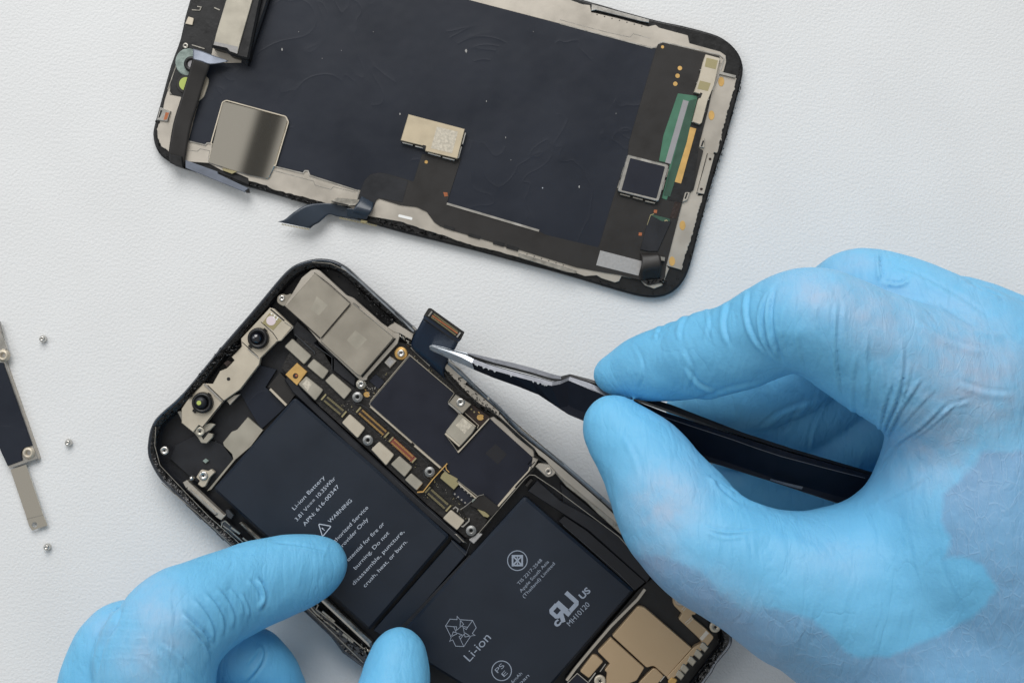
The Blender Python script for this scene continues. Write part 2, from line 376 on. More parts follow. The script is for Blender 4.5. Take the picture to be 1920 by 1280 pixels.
def crumbs(name, polyline, width, count, z, m, parent, smin=1.2, smax=3.6, seed=3):
    """small irregular bits of torn adhesive along a line"""
    rg = random.Random(seed); P = [Vector(p) for p in polyline]; Ls = [(P[i + 1] - P[i]).length for i in range(len(P) - 1)]; T = sum(Ls); V = []; F = []
    for _ in range(count):
        t = rg.random() * T; i = 0
        while t > Ls[i] and i < len(Ls) - 1: t -= Ls[i]; i += 1
        d = (P[i + 1] - P[i]).normalized(); n = Vector((-d.y, d.x)); c = P[i] + d * t + n * rg.uniform(-.5, .5) * width
        a = math.atan2(d.y, d.x) + rg.uniform(-.6, .6); L = rg.uniform(smin, smax) * 1.6; w = rg.uniform(smin, smax) * .45; zz = z + rg.uniform(-.1, .35)
        o = len(V); q = []
        for k in range(6):
            th = k * math.pi / 3; e = 1 + rg.uniform(-.35, .35); q.append((c.x + e * (L * math.cos(th) * math.cos(a) - w * math.sin(th) * math.sin(a)), c.y + e * (L * math.cos(th) * math.sin(a) + w * math.sin(th) * math.cos(a))))
        V.append(W(c.x, c.y, zz + rg.uniform(.1, .35)))
        for x, y in q: V.append(W(x, y, zz + rg.uniform(-.1, .1)))
        for x, y in q: V.append(W(x, y, zz - .5))
        for k in range(6):
            j = (k + 1) % 6; F += [[o, o + 1 + k, o + 1 + j], [o + 1 + k, o + 7 + k, o + 7 + j, o + 1 + j]]
    return fixn(link_mesh(name, V, F, m, parent))
# ------------------------------------------------------------------ display panel lying face down
def build_panel():
    P = thing('display_panel', 'black detached phone display lying face down at the top, metal back and flexes showing', 'phone display', W(840, 240, 0))
    out = [(425, -190), (357, 0), (339, 73), (321, 123), (303, 188), (289, 240), (288, 258), (292, 275), (302, 292), (320, 305), (343, 316),
           (450, 346), (560, 378), (650, 406), (750, 435), (875, 466), (969, 491), (1062, 516), (1156, 544), (1203, 556), (1237, 557), (1262, 547), (1281, 527), (1294, 497), (1309, 438),
           (1336, 338), (1361, 260), (1375, 209), (1388, 159), (1393, 131), (1388, 108), (1376, 90), (1357, 74), (1332, 63), (1279, 49), (1231, 39), (1154, 18), (1092, 0), (560, -150), (470, -185)]
    # rounded slab of glass with the black plastic border
    V = []; F = []; o2 = ccw(curve(out, 3)); n = len(o2)
    for d, z in ((3.0, 0.0), (0, .7), (0, 1.5), (1.0, 1.95), (4, 2.1)):
        q = inset(o2, d)
        if d and abs(sum(q[i - 1][0] * q[i][1] - q[i][0] * q[i - 1][1] for i in range(n))) > abs(sum(o2[i - 1][0] * o2[i][1] - o2[i][0] * o2[i - 1][1] for i in range(n))): q = inset(o2, -d)
        for p in q: w = W(p[0], p[1], 1.5); V.append((w[0], w[1], z * .001))
    for k in range(4):
        for i in range(n): j = (i + 1) % n; F.append([k * n + i, k * n + j, (k + 1) * n + j, (k + 1) * n + i])
    F.append([4 * n + i for i in range(n)]); F.append(list(reversed(range(n))))
    g = fixn(link_mesh('glass_slab', V, F, 'bezel', P))
    for p in g.data.polygons: p.use_smooth = len(p.vertices) == 4
    crumbs('adhesive_residue', [(300, 200), (290, 245), (300, 285), (343, 310), (560, 372), (750, 428), (969, 486), (1156, 538), (1240, 550), (1285, 510), (1309, 438), (1336, 338), (1361, 260), (1388, 159), (1385, 108)], 5, 380, 1.95, 'glue', P, .7, 2.0)
    crumbs('torn_gasket', Z('B', (940, 790), (1100, 830), (1250, 880), (1390, 935)) + Z('C', (210, 1080), (300, 1130), (450, 1170), (700, 1230), (900, 1270)), 8, 160, 2.1, 'glue', P, 1.2, 3.6, 9)
    # nickel-coloured metal back frame
    top = [(470, -165)] + [(1050, -7)] + Z('D', (200, 40), (270, 48), (282, 110), (500, 160), (795, 240), (860, 225), (890, 250), (1150, 320), (1165, 390), (1440, 465), (1490, 500), (1495, 560), (1470, 650))
    right = jag(Z('D', (1590, 705), (1570, 800), (1530, 920), (1500, 1030), (1460, 1180), (1450, 1270)) + Z('E', (1445, 60), (1410, 178)), 1.2, 3, 5) + Z('E', (1385, 172), (1240, 560)) + jag(Z('E', (1288, 560), (1240, 720), (1200, 880), (1130, 1090), (1092, 1228)), 1.2, 3, 6)
    bot = Z('E', (960, 1190)) + Z('F', (1615, 460), (1590, 520), (1575, 560), (1525, 580), (1470, 560), (1440, 525), (1330, 505), (1315, 535), (1290, 543), (1210, 518), (1180, 500), (1110, 505), (1060, 488), (720, 395))
    bot += jag(Z('F', (720, 392), (500, 335), (400, 312), (270, 265), (100, 212), (0, 178)), .7, 6, 4) + jag(Z('C', (200, 1080), (0, 990)), .5, 6, 8)
    bot += jag(Z('B', (1640, 968), (1400, 900), (1180, 850), (1100, 805), (1010, 780)), .9, 5, 11) + Z('B', (940, 765), (935, 740), (820, 690), (700, 672), (580, 605), (372, 590), (340, 560), (225, 505)) + jag(Z('B', (225, 505), (160, 450), (120, 380), (118, 300), (160, 180)), 1.4, 4, 12)
    left = Z('A', (185, 900), (215, 810), (300, 560), (345, 370)) + [(372, -20), (430, -160)]
    prism('back_frame', rnd(top, 1.5) + right + bot + left, 2.75, 1.9, 'beige', P, bev=.10)
    # raised lip lines of the frame
    strips('frame_lip', [(Z('D', (0, 213), (400, 320), (820, 432), (865, 425), (895, 388), (925, 378), (1440, 495), (1475, 525), (1440, 640), (1370, 810)), 2.2, 3.05, False),
                         (Z('D', (0, 178), (400, 285), (630, 335), (660, 305), (810, 345)), .8, 2.80, False),
                         (Z('D', (285, 45), (800, 185)), 2.4, 3.1, False),
                         (Z('B', (400, 405), (550, 442), (565, 425), (600, 425)), 2.0, 3.0, False),
                         (Z('B', (1180, 635), (1430, 695), (1445, 672), (1475, 674), (1490, 715), (1918, 850)) + Z('C', (110, 850), (95, 935)), 1.8, 3.0, False),
                         (Z('B', (1150, 665), (1525, 765), (1535, 800), (1680, 840), (1700, 815), (1900, 865)), 1.0, 2.82, False),
                         (Z('B', (390, 485), (480, 497), (505, 475), (590, 492), (575, 590), (700, 650)), .9, 2.82, False),
                         (Z('F', (720, 372), (1058, 475)), 3.0, 3.1, False)], 'steel', P, .25)
    # plates with rows of holes on both long sides
    h1 = [(circ(*Z('D', (300 + 33.5 * i, 103 + 8.6 * i + (22 if i % 2 else 0)))[0], 1.2, 8), 2.79, 2.7) for i in range(15)]
    h2 = [(circ(*Z('F', (762 + 43.5 * i, 373 + 13.2 * i))[0], 1.1, 8), 2.79, 2.7) for i in range(6)]
    multi('clip_hole_row', h1, 'hole', P, bev=0); multi('clip_hole_row', h2, 'hole', P, bev=0)
    prism('spring_clip', Z('D', (285, 45), (800, 178), (800, 205), (740, 195), (320, 90), (280, 100)), 3.3, 2.7, 'steel', P, bev=.1)
    prism('spring_clip', Z('F', (712, 368), (1055, 472), (1060, 490), (1000, 480), (712, 392)), 3.3, 2.2, 'edge', P, bev=.1)
    prism('frame_slot', rnd(rect(Z('C', (465, 1075))[0], Z('C', (590, 1105))[0], 5), 2), 2.80, 2.7, 'white', P, bev=0)
    # navy foil
    foil = [(520, -94), (472, 20), (452, 118), (392, 118)] + Z('A', (560, 700), (470, 1000)) + Z('B', (400, 400), (550, 435), (565, 415), (600, 418), (1180, 628), (1430, 688), (1447, 665), (1480, 668), (1495, 708), (1918, 843)) + Z('C', (120, 845), (200, 900)) + Z('C', (905, 1000)) + Z('F', (835, 300), (1190, 400)) + Z('E', (500, 1130), (700, 300)) + Z('D', (870, 440), (820, 425), (0, 213)) + [(640, -62)]
    prism('foil_sheet', foil, 2.95, 2.5, 'foil', P, bev=.05)
    # brown-black flex board
    fx = Z('C', (678, 520), (1030, 560), (905, 950)) + Z('F', (284, 72), (835, 235), (870, 255), (1190, 332)) + Z('E', (345, 1020), (360, 985), (490, 545), (610, 190)) + Z('D', (620, 1280), (860, 452), (880, 400), (920, 385), (1435, 508), (1440, 540), (1390, 700), (1370, 810), (1330, 1000), (1260, 1270)) + \
        Z('E', (1245, 130), (1290, 155), (1200, 510), (1120, 560), (1095, 640), (955, 1190)) + Z('F', (1590, 510), (1570, 545), (1490, 560), (1440, 528), (1320, 497), (1240, 485), (1060, 452), (720, 347), (640, 330), (560, 302), (330, 235), (240, 205), (205, 180), (160, 118), (100, 90), (0, 78)) + Z('C', (290, 920), (265, 935), (240, 1000), (92, 945), (130, 830), (160, 760), (215, 705), (290, 690), (370, 703), (600, 770))
    prism('flex_board', rnd(fx, 1.5, 3), 3.10, 2.85, 'flex', P, bev=.04)
    sh = Z('C', (100, 940), (130, 830), (160, 762), (218, 708), (290, 694), (370, 707), (552, 768), (500, 955), (290, 918), (262, 938), (238, 995))
    prism('flex_cover', rnd(sh, 2, 3), 3.16, 3.05, 'tray', P, bev=.03)
    strips('slot_trim', [(Z('C', (900, 968), (1730, 1212)), 4.2, 3.3, False)], 'steel', P, .3)
    for i, (a, b) in enumerate([((875, 1170), (970, 1200)), ((1095, 1245), (1200, 1275))]): prism('tab', rect(Z('C', a)[0], Z('C', b)[0], 6), 3.2, 2.6, 'black', P, bev=.05)
    for a, b in [((560, 300), (625, 318)), ((640, 325), (710, 345))]: prism('tab', rect(Z('F', a)[0], Z('F', b)[0], 7), 3.2, 2.6, 'black', P, bev=.05)
    # centre connector block
    can = prism('touch_connector', Z('C', (555, 165), (1062, 298), (995, 565), (705, 495), (712, 455), (485, 400)), 4.9, 2.9, 'goldbeige', P, bev=.12)
    can.data.materials[0] = M['champagne']
    prism('label_patch', Z('C', (812, 275), (1000, 322), (948, 517), (757, 470)), 4.93, 4.85, 'code', can, bev=0)
    multi('clip_tab', [(rect(Z('C', a)[0], Z('C', b)[0], 2.6), 4.2, 3.0) for a, b in [((500, 418), (595, 442)), ((615, 450), (705, 472)), ((730, 512), (845, 543)), ((862, 550), (970, 577)), ((1068, 330), (1040, 435)), ((1032, 455), (1003, 560))]], 'steel', can, bev=.05)
    prism('notch', Z('C', (685, 440), (712, 447), (700, 490), (682, 470)), 4.94, 4.9, 'hole', can, bev=0)
    # mirror-like plate
    mp = prism('polished_plate', rnd(Z('B', (700, 42), (1300, 195), (1170, 640), (1120, 750), (940, 715), (830, 680), (575, 600), (640, 330)), [9, 9, 3, 7, 1, 1, 3, 2]), 3.25, 2.6, 'mirror', P, bev=.14, )
    strips('plate_rim', [(rnd(Z('B', (600, 430), (705, 55), (740, 40), (1275, 185), (1298, 235), (1180, 630)), 3), 2.0, 3.55, False)], 'paleshield', P, .4)
    # gold test pads
    for x, y, r in [(922, 424, 3), (1078, 614, 4.2), (1057, 683, 4.2), (1037, 755, 4.2)]:
        q = Z('D', (x, y))[0]; prism('test_pad', circ(q[0], q[1], r, 16), 3.14, 3.08, 'gold', P, bev=.02)
    q = Z('C', (715, 594))[0]; prism('test_pad', circ(q[0], q[1], 3.2, 16), 3.14, 3.08, 'gold', P, bev=.02)
    prism('copper_tab', Z('C', (868, 865), (905, 868), (910, 900), (880, 905)), 3.15, 3.05, 'copper', P, bev=0)
    # right edge: green board with bars
    gb = prism('green_strip', rnd(Z('D', (1060, 840), (1240, 865), (1215, 960), (1140, 1270)) + Z('E', (960, 600), (915, 585), (990, 270), (890, 250), (930, 20)), 2), 3.22, 3.05, 'green', P)
    prism('dark_edge', Z('D', (1165, 905), (1225, 890), (1140, 1280)) + Z('E', (990, 570), (930, 560), (1080, 0)), 3.26, 3.15, 'darkgreen', gb, bev=.02)
    prism('grey_bar', rect(Z('D', (1133, 905))[0], Z('E', (970, 270))[0], 11), 3.32, 3.15, 'grey', gb, bev=.03)
    prism('gold_bar', rect(Z('D', (1197, 1150))[0], Z('E', (1060, 445))[0], 12.5), 3.25, 3.1, 'gold', P, bev=.03)
    prism('black_backing', Z('D', (1230, 1130), (1290, 1130), (1250, 1280)) + Z('E', (1245, 140), (1195, 505), (1095, 625), (970, 600), (1040, 440), (1100, 440), (1215, 0)), 3.18, 3.05, 'black', P, bev=.02)
    prism('copper_flex', Z('E', (1035, 610), (1090, 630), (1045, 770), (985, 760)), 3.17, 3.05, 'pcbbrown', P, bev=.02)
    # long shield near top right corner
    ls = prism('long_shield', Z('D', (1310, 490), (1440, 525), (1415, 640), (1385, 770), (1330, 900), (1275, 1105), (1255, 1120), (1190, 1095), (1240, 900), (1270, 850), (1205, 830), (1250, 700), (1285, 560)), 4.2, 3.0, 'paleshield', P, bev=.12)
    prism('tape_patch', Z('D', (1318, 520), (1420, 545), (1400, 625), (1300, 600)), 4.23, 4.1, 'olive', ls, bev=0)
    prism('tape_patch', Z('D', (1258, 725), (1355, 750), (1330, 820), (1235, 800)), 4.23, 4.1, 'olive', ls, bev=0)
    prism('notch', Z('D', (1262, 832), (1282, 840), (1262, 885), (1225, 872), (1255, 858)), 4.24, 4.1, 'hole', ls, bev=0)
    multi('solder_nick', [(circ(*Z('D', q)[0], 1.4, 6), 4.1, 3.4) for q in [(1440, 540), (1408, 660), (1372, 775), (1335, 895), (1300, 1005), (1262, 630), (1232, 745), (1190, 1095)]], 'steel', ls, bev=.02)
    strips('edge_trim', [(Z('D', (1435, 655), (1580, 690)), 4.6, 3.3, False), (Z('D', (1425, 690), (1375, 810)), 1.5, 3.1, False)], 'steel', P, .3)
    for k, x, y in [('D', 1450, 735), ('D', 1362, 1038), ('E', 1102, 828), ('E', 1008, 1150)]:
        q = Z(k, (x, y))[0]; prism('glue_dot', [(q[0] + 6 * math.cos(a) * .95 + 0, q[1] + 9 * math.sin(a)) for a in [i * .39 for i in range(16)]], 2.83, 2.7, 'gold', P, bev=.03)
    bar = prism('bridge_bar', rnd(Z('E', (1335, 172), (1390, 190), (1295, 548), (1232, 535)), 2), 3.3, 2.7, 'beige', P, bev=.08)
    for q in [(1350, 232), (1271, 502)]:
        c = Z('E', q)[0]; prism('rivet', circ(c[0], c[1], 2.6, 12), 3.34, 3.25, 'pcbbrown', bar, bev=0)
    strips('bar_gap', [(Z('E', (1325, 180), (1228, 545)), 1.3, 2.78, False)], 'hole', P, .02)
    for a in [((1262, 60), (1300, 40), (1300, 130), (1250, 125)), ((1125, 530), (1170, 530), (1145, 600), (1100, 620))]:
        hk = prism('hook', rnd(Z('E', *a), 2), 3.4, 2.8, 'beige', P, bev=.1)
        c = Z('E', ((a[0][0] + a[2][0]) / 2, (a[0][1] + a[2][1]) / 2))[0]; prism('slot', rect((c[0] + 2, c[1] - 6), (c[0] - 2, c[1] + 5), 3), 3.43, 3.3, 'hole', hk, bev=0)
    # square sensor frame
    sq = Z('E', (605, 190), (980, 285), (885, 615), (515, 520)); sf = prism('square_shield', rnd(sq, 5), 4.6, 3.0, 'steel', P, bev=.15)
    prism('dark_lid', rnd(Z('E', (632, 222), (945, 300), (868, 588), (552, 512)), 2), 4.66, 4.4, 'chip', sf, bev=.03)
    multi('clip_tab', [(rect(Z('E', a)[0], Z('E', b)[0], 2.5), 3.9, 3.0) for a, b in [((540, 545), (630, 568)), ((655, 575), (745, 598)), ((765, 608), (855, 628)), ((575, 305), (550, 400)), ((540, 425), (520, 495)), ((975, 320), (955, 395)), ((945, 420), (920, 510))]], 'edge', sf, bev=.05)
    # chip, sticker and rolled flex near the lower right corner
    kk = prism('small_board', Z('E', (815, 725), (990, 770), (985, 820), (910, 840), (770, 870), (780, 830)), 3.25, 3.05, 'darkgreen', P, bev=.03)
    c = Z('E', (955, 797))[0]; lathe('eyelet', c[0], c[1], [(1.8, 3.2), (2.6, 3.36), (3.6, 3.36), (4, 3.2)], 'olive', kk, 14); prism('bore', circ(c[0], c[1], 2, 10), 3.3, 3.2, 'hole', kk, bev=0)
    prism('black_cover', Z('E', (815, 735), (915, 790), (1000, 790), (880, 1060), (800, 1062), (722, 1045), (770, 860)), 3.42, 3.1, 'tray', P, bev=.08)
    for q in [(858, 702), (722, 906)]:
        c = Z('E', q)[0]; prism('copper_pad', rnd(circ(c[0], c[1], 4.4, 4, .9), 1), 3.17, 3.05, 'copper', P, bev=.02)
    strips('solder_seam', [(Z('E', (785, 825), (815, 735), (845, 725)), 1.6, 3.4, False)], 'olive', P, .1)
    prism('sticker', Z('E', (362, 1052), (740, 1150), (705, 1280), (325, 1185)), 3.2, 3.08, 'dull', P, bev=.02)
    loft('rolled_flex', [(Z('E', (715, 1075))[0] + (3.2,), Z('E', (850, 1080))[0] + (3.2,)), (Z('F', (1450, 400))[0] + (4.6,), Z('F', (1560, 380))[0] + (4.6,)), (Z('F', (1445, 470))[0] + (5.0,), Z('F', (1570, 450))[0] + (5.0,)), (Z('F', (1445, 530))[0] + (3.2,), Z('F', (1560, 520))[0] + (3.2,))], 'flex', P, .25)
    prism('rolled_flex_clip', Z('E', (905, 1105), (945, 1115), (940, 1150), (890, 1140)), 4.4, 3.0, 'edge', P, bev=.1)
    crumbs('torn_gasket', Z('F', (1470, 545), (1560, 525), (1590, 545)), 8, 26, 3.0, 'glue', P, 1.2, 3.2, 21)
    # flex tail hanging over the lower edge
    tail = loft('flex_tail', [(Z('B', (1918, 1040))[0] + (2.6,), Z('B', (1918, 1110))[0] + (2.6,)), (Z('B', (1760, 975))[0] + (2.7,), Z('B', (1750, 1085))[0] + (2.3,)), (Z('B', (1580, 965))[0] + (3.4,), Z('B', (1665, 1065))[0] + (2.6,)), (Z('B', (1450, 985))[0] + (4.2,), Z('B', (1610, 1105))[0] + (3.2,)), (Z('B', (1340, 1050))[0] + (4.4,), Z('B', (1570, 1140))[0] + (3.4,)), (Z('B', (1265, 1110))[0] + (4.2,), Z('B', (1530, 1160))[0] + (3.4,)), (Z('B', (1200, 1130))[0] + (4.0,), Z('B', (1495, 1190))[0] + (3.2,))], 'flextail', P, .2)
    multi('contacts', [(rect(Z('B', (1245 + 14 * i, 1148 + 2.6 * i))[0], Z('B', (1240 + 14 * i, 1160 + 2.6 * i))[0], 1.3), 3.4, 2.9) for i in range(18)], 'olive', tail, bev=0)
    b2 = loft('flex_fold', [(Z('C', (0, 1010))[0] + (4.6,), Z('C', (0, 1080))[0] + (3.4,)), (Z('C', (60, 1015))[0] + (4.8,), Z('C', (60, 1095))[0] + (3.4,)), (Z('C', (215, 1040))[0] + (4.6,), Z('C', (180, 1110))[0] + (3.2,))], 'flextail', P, .2)
    b3 = loft('flex_strap', [(Z('C', (135, 900))[0] + (3.3,), Z('C', (240, 960))[0] + (3.3,)), (Z('C', (100, 960))[0] + (4.6,), Z('C', (235, 1010))[0] + (4.6,)), (Z('C', (60, 1020))[0] + (4.9,), Z('C', (215, 1050))[0] + (4.9,)), (Z('C', (20, 1070))[0] + (3.2,), Z('C', (170, 1110))[0] + (3.2,))], 'flextail', P, .2)
    cn = prism('edge_connector', Z('B', (1680, 940), (1740, 915), (1960, 935), (1900, 985), (1830, 990)), 4.0, 2.8, 'edge', P, bev=.1)
    prism('slot', Z('B', (1720, 952), (1840, 978), (1835, 988), (1700, 962)), 4.03, 3.9, 'hole', cn, bev=0)
    multi('contacts', [(rect(Z('B', (1765 + 14 * i, 1090 + 3 * i))[0], Z('B', (1760 + 14 * i, 1103 + 3 * i))[0], 1.3), 2.6, 2.0) for i in range(24)], 'olive', cn, bev=0)
    prism('solder_lug', Z('C', (130, 1110), (190, 1125), (170, 1145), (120, 1135)), 2.7, 2.2, 'olive', cn, bev=.04)
    # silver film strip at the lower left edge
    prism('silver_film', Z('B', (370, 575), (660, 680), (665, 700), (940, 830), (900, 862), (600, 740), (372, 645)), 3.4, 2.0, 'silverfilm', P, bev=.1)
    prism('film_end', Z('B', (935, 828), (948, 870), (915, 868)), 3.3, 1.9, 'black', P, bev=0)
    prism('strip_block', Z('B', (700, 650), (835, 680), (790, 700), (715, 672)), 3.2, 2.7, 'olive', P, bev=.03)
    prism('black_flap', Z('B', (500, 618), (700, 675), (940, 740), (945, 800), (700, 700)), 2.4, 1.9, 'black', P, bev=.05)
    # left edge parts: ribbon, speaker, camera ring, sensors
    prism('clip_spring', Z('A', (145, 965), (240, 1000), (215, 1095), (115, 1080)), 3.3, 2.7, 'steel', P, bev=.15)
    prism('clip_hole', Z('A', (150, 990), (165, 995), (140, 1060), (128, 1060)), 3.34, 3.2, 'hole', P, bev=0)
    prism('clip_slot', Z('A', (195, 1010), (225, 1015), (205, 1075), (175, 1080)), 3.34, 3.2, 'copper', P, bev=0)
    bk = prism('sensor_bay', [(500, -150), (440, -150), (362, 0)] + Z('A', (375, 220), (335, 350), (245, 640), (230, 850), (330, 870), (420, 900), (590, 560), (620, 420)) + [(418, 70)], 2.9, 2.4, 'black', P, bev=.05)
    prism('tiny_plate', rnd(Z('A', (398, 150), (448, 165), (435, 228), (370, 215)), 1.5), 3.3, 2.8, 'paleshield', P, bev=.08)
    strips('plate_edges', [(Z('A', (430, 90), (500, 95), (515, 65), (480, 60)), 1.6, 3.1, False), (Z('A', (630, 70), (680, 92)), 2, 3.1, False), (Z('A', (430, 405), (545, 440)), 2, 3.1, False), (Z('A', (245, 850), (215, 800), (300, 560)), 1.6, 3.0, False)], 'edge', P, .2)
    ring = prism('camera_ring', [Z('A', (395 + 115 * math.cos(a), 560 + 125 * math.sin(a)))[0] for a in [i * .25 for i in range(25)]], 3.3, 2.8, 'clear', P, bev=.2)
    c = Z('A', (425, 575))[0]; lathe('camera_bore', c[0], c[1], [(.01, 3.5), (7, 3.5), (9, 4.0), (14, 4.0), (15, 3.2)], 'black', ring, 24)
    prism('camera_window', circ(c[0], c[1], 7.5, 20), 3.6, 3.5, 'grey', ring, bev=0)
    q = Z('A', (375, 755))[0]; lm = prism('sensor_socket', circ(q[0], q[1], 18, 24), 3.2, 2.8, 'flex', P, bev=.1); prism('lime_dot', circ(q[0], q[1], 12.5, 24), 3.3, 3.1, 'lime', lm, bev=.03)
    prism('strap_tab', rnd(Z('A', (530, 680), (582, 700), (580, 750), (540, 870), (485, 915)), 5), 3.3, 2.9, 'paleshield', P, bev=.1)
    sp = prism('earpiece_rim', rnd([(430, -150), (520, -150), (466, 112)] + Z('A', (860, 520), (770, 495), (740, 460), (600, 420), (600, 360)) + [(404, 60), (420, 0)], 4), 7.0, 2.8, 'black', P, bev=.5)
    prism('side_wall', [(520, -150), (548, -140), (497, 20), (463, 122), (448, 108), (466, 20)], 5.4, 2.8, 'tray', P, bev=.5)
    prism('earpiece_face', [(446, -150), (505, -150)] + Z('A', (975, 0), (860, 400), (840, 480), (770, 460), (745, 430), (625, 405), (650, 300), (740, 0)), 7.4, 6.8, 'satin', sp, bev=.1)
    prism('face_edge', Z('A', (635, 375), (845, 422), (838, 485), (775, 462), (748, 432), (625, 405)), 7.42, 7.3, 'dull', sp, bev=0)
    loft('ribbon_cable', [(Z('A', (440, 530))[0] + (6.0,), Z('A', (592, 580))[0] + (6.0,)), (Z('A', (425, 570))[0] + (5.8,), Z('A', (575, 640))[0] + (5.8,)), (Z('A', (395, 680))[0] + (5.2,), Z('A', (545, 720))[0] + (5.2,)), (Z('A', (330, 890))[0] + (4.6,), Z('A', (485, 920))[0] + (4.6,)), (Z('B', (262, 250))[0] + (4.2,), Z('B', (415, 290))[0] + (4.2,)), (Z('B', (222, 500))[0] + (3.8,), Z('B', (370, 560))[0] + (3.8,)), (Z('B', (222, 590))[0] + (3.0,), Z('B', (360, 640))[0] + (3.0,))], 'flex', P, .25)
    prism('ribbon_end', Z('B', (225, 520), (340, 545), (350, 645), (230, 600)), 4.2, 1.8, 'black', P, bev=.2)
    loft('ribbon_fold', [(Z('A', (440, 440))[0] + (4.6,), Z('A', (440, 535))[0] + (6.0,)), (Z('A', (520, 460))[0] + (5.0,), Z('A', (520, 555))[0] + (6.1,)), (Z('A', (610, 495))[0] + (5.2,), Z('A', (600, 580))[0] + (6.1,)), (Z('A', (758, 548))[0] + (5.2,), Z('A', (758, 553))[0] + (5.2,))], 'silverfilm', P, .2)
    screw(P, *Z('A', (372, 412))[0], 5.5, 3.4, 'edge')
    rg = random.Random(5); fl = []
    for x, y, s in [(529, 93, 2.6), (874, 96, 3.0), (560, 60, 1.0), (1155, 213, 1.0), (948, 258, 1.3), (750, 214, 2.0), (912, 190, 1.4), (1086, 350, 2.2), (640, 95, .9), (958, 300, .8), (700, 60, .8), (604, 110, .9), (1000, 60, .8)]:
        s *= .7; fl.append(([(x + s * (1 + rg.random()) * math.cos(a) * .6, y + s * (1 + rg.random()) * math.sin(a)) for a in [k * 1.05 + rg.random() * .4 for k in range(6)]], 3.08, 2.96))
    for q in fl: multi('debris_speck', [q], 'dull', P, bev=0)
build_panel()
# ------------------------------------------------------------------ loose parts at the left
def build_loose():
    B = thing('metal_bracket', 'bent silver cover plate with navy foam pad and long tab, at the left edge', 'bracket', W(10, 780, 0))
    def keyhole(pts, hole):   # polygon with a slit to a circular hole
        i = min(range(len(pts)), key=lambda k: (Vector(pts[k]) - Vector(hole[0])).length)
        j = min(range(len(hole)), key=lambda k: (Vector(pts[i]) - Vector(hole[k])).length)
        hh = [hole[(j + k) % len(hole)] for k in range(len(hole) + 1)]
        q = Vector(pts[i]); e = .02
        return pts[:i + 1] + hh + [(q.x + e, q.y + e)] + pts[i + 1:]
    pl = Z('R', (-90, 60), (0, 60), (34, 195), (36, 225), (28, 262), (165, 672), (192, 745), (48, 795), (38, 785), (0, 690), (-130, 330))
    prism('plate', pl, 1.6, .9, 'steel', B, bev=.15)
    prism('side_flange', Z('R', (28, 262), (170, 668), (195, 742), (192, 752), (165, 700)), 1.5, 0.0, 'beige', B, bev=.1)
    prism('foam_pad', rnd(Z('R', (-110, 265), (14, 265), (161, 680), (118, 692), (104, 715), (110, 755), (38, 782), (0, 700), (-120, 420)), [2, 2, 1, 6, 6, 1, 1, 1, 1]), 2.1, 1.5, 'foil', B, bev=.1)
    tb = Z('R', (52, 800), (130, 775), (215, 1025), (237, 1078), (160, 1104), (145, 1080), (133, 1040))
    hc = Z('R', (172, 1075))[0]
    tilt = lambda x, y: max(0, (y - 960) / 40.0) * .5
    prism('tab', ccw(keyhole(ccw(tb), list(reversed(ccw(circ(hc[0], hc[1], 5.2, 16)))))), 1.2, .9, 'mirror', B, bev=0)
    strips('tab_crease', [(Z('R', (133, 1047), (217, 1026)), 1.3, 1.23, False)], 'edge', B, .02)
    for x, y in [(138, 718), (12, 230)]:
        c = Z('R', (x, y))[0]; lathe('eyelet', c[0], c[1], [(4.5, 1.3), (5.2, 2.4), (7, 2.5), (9.5, 2.35), (11.5, 1.9), (12.5, 1.5)], 'paleshield', B, 28)
    strips('folded_edge', [(Z('R', (-4, 110), (30, 198)), 5, 1.9, False)], 'steel', B, .6)
    for (x, y), lab in zip([(78, 635), (126, 830), (86, 1026)], ['tiny silver screw on the white table, topmost of three beside the bracket', 'tiny silver screw on the white table, the middle one and farthest right of three', 'tiny silver screw on the white table, lowest of three, below the bracket tab']):
        k = 7.2 / PPM; s = []
        o = lathe('loose_screw', x, y, [(.01, 1.35), (1.6, 1.35), (2.4, 1.75), (4.2, 1.65), (6.0, 1.2), (6.9, .6), (6.4, .1), (4.5, 0)], 'steel', None, 24, origin=W(x, y, 0))
        o['label'] = lab; o['category'] = 'screw'; o['group'] = 'loose screws on the table'
build_loose()
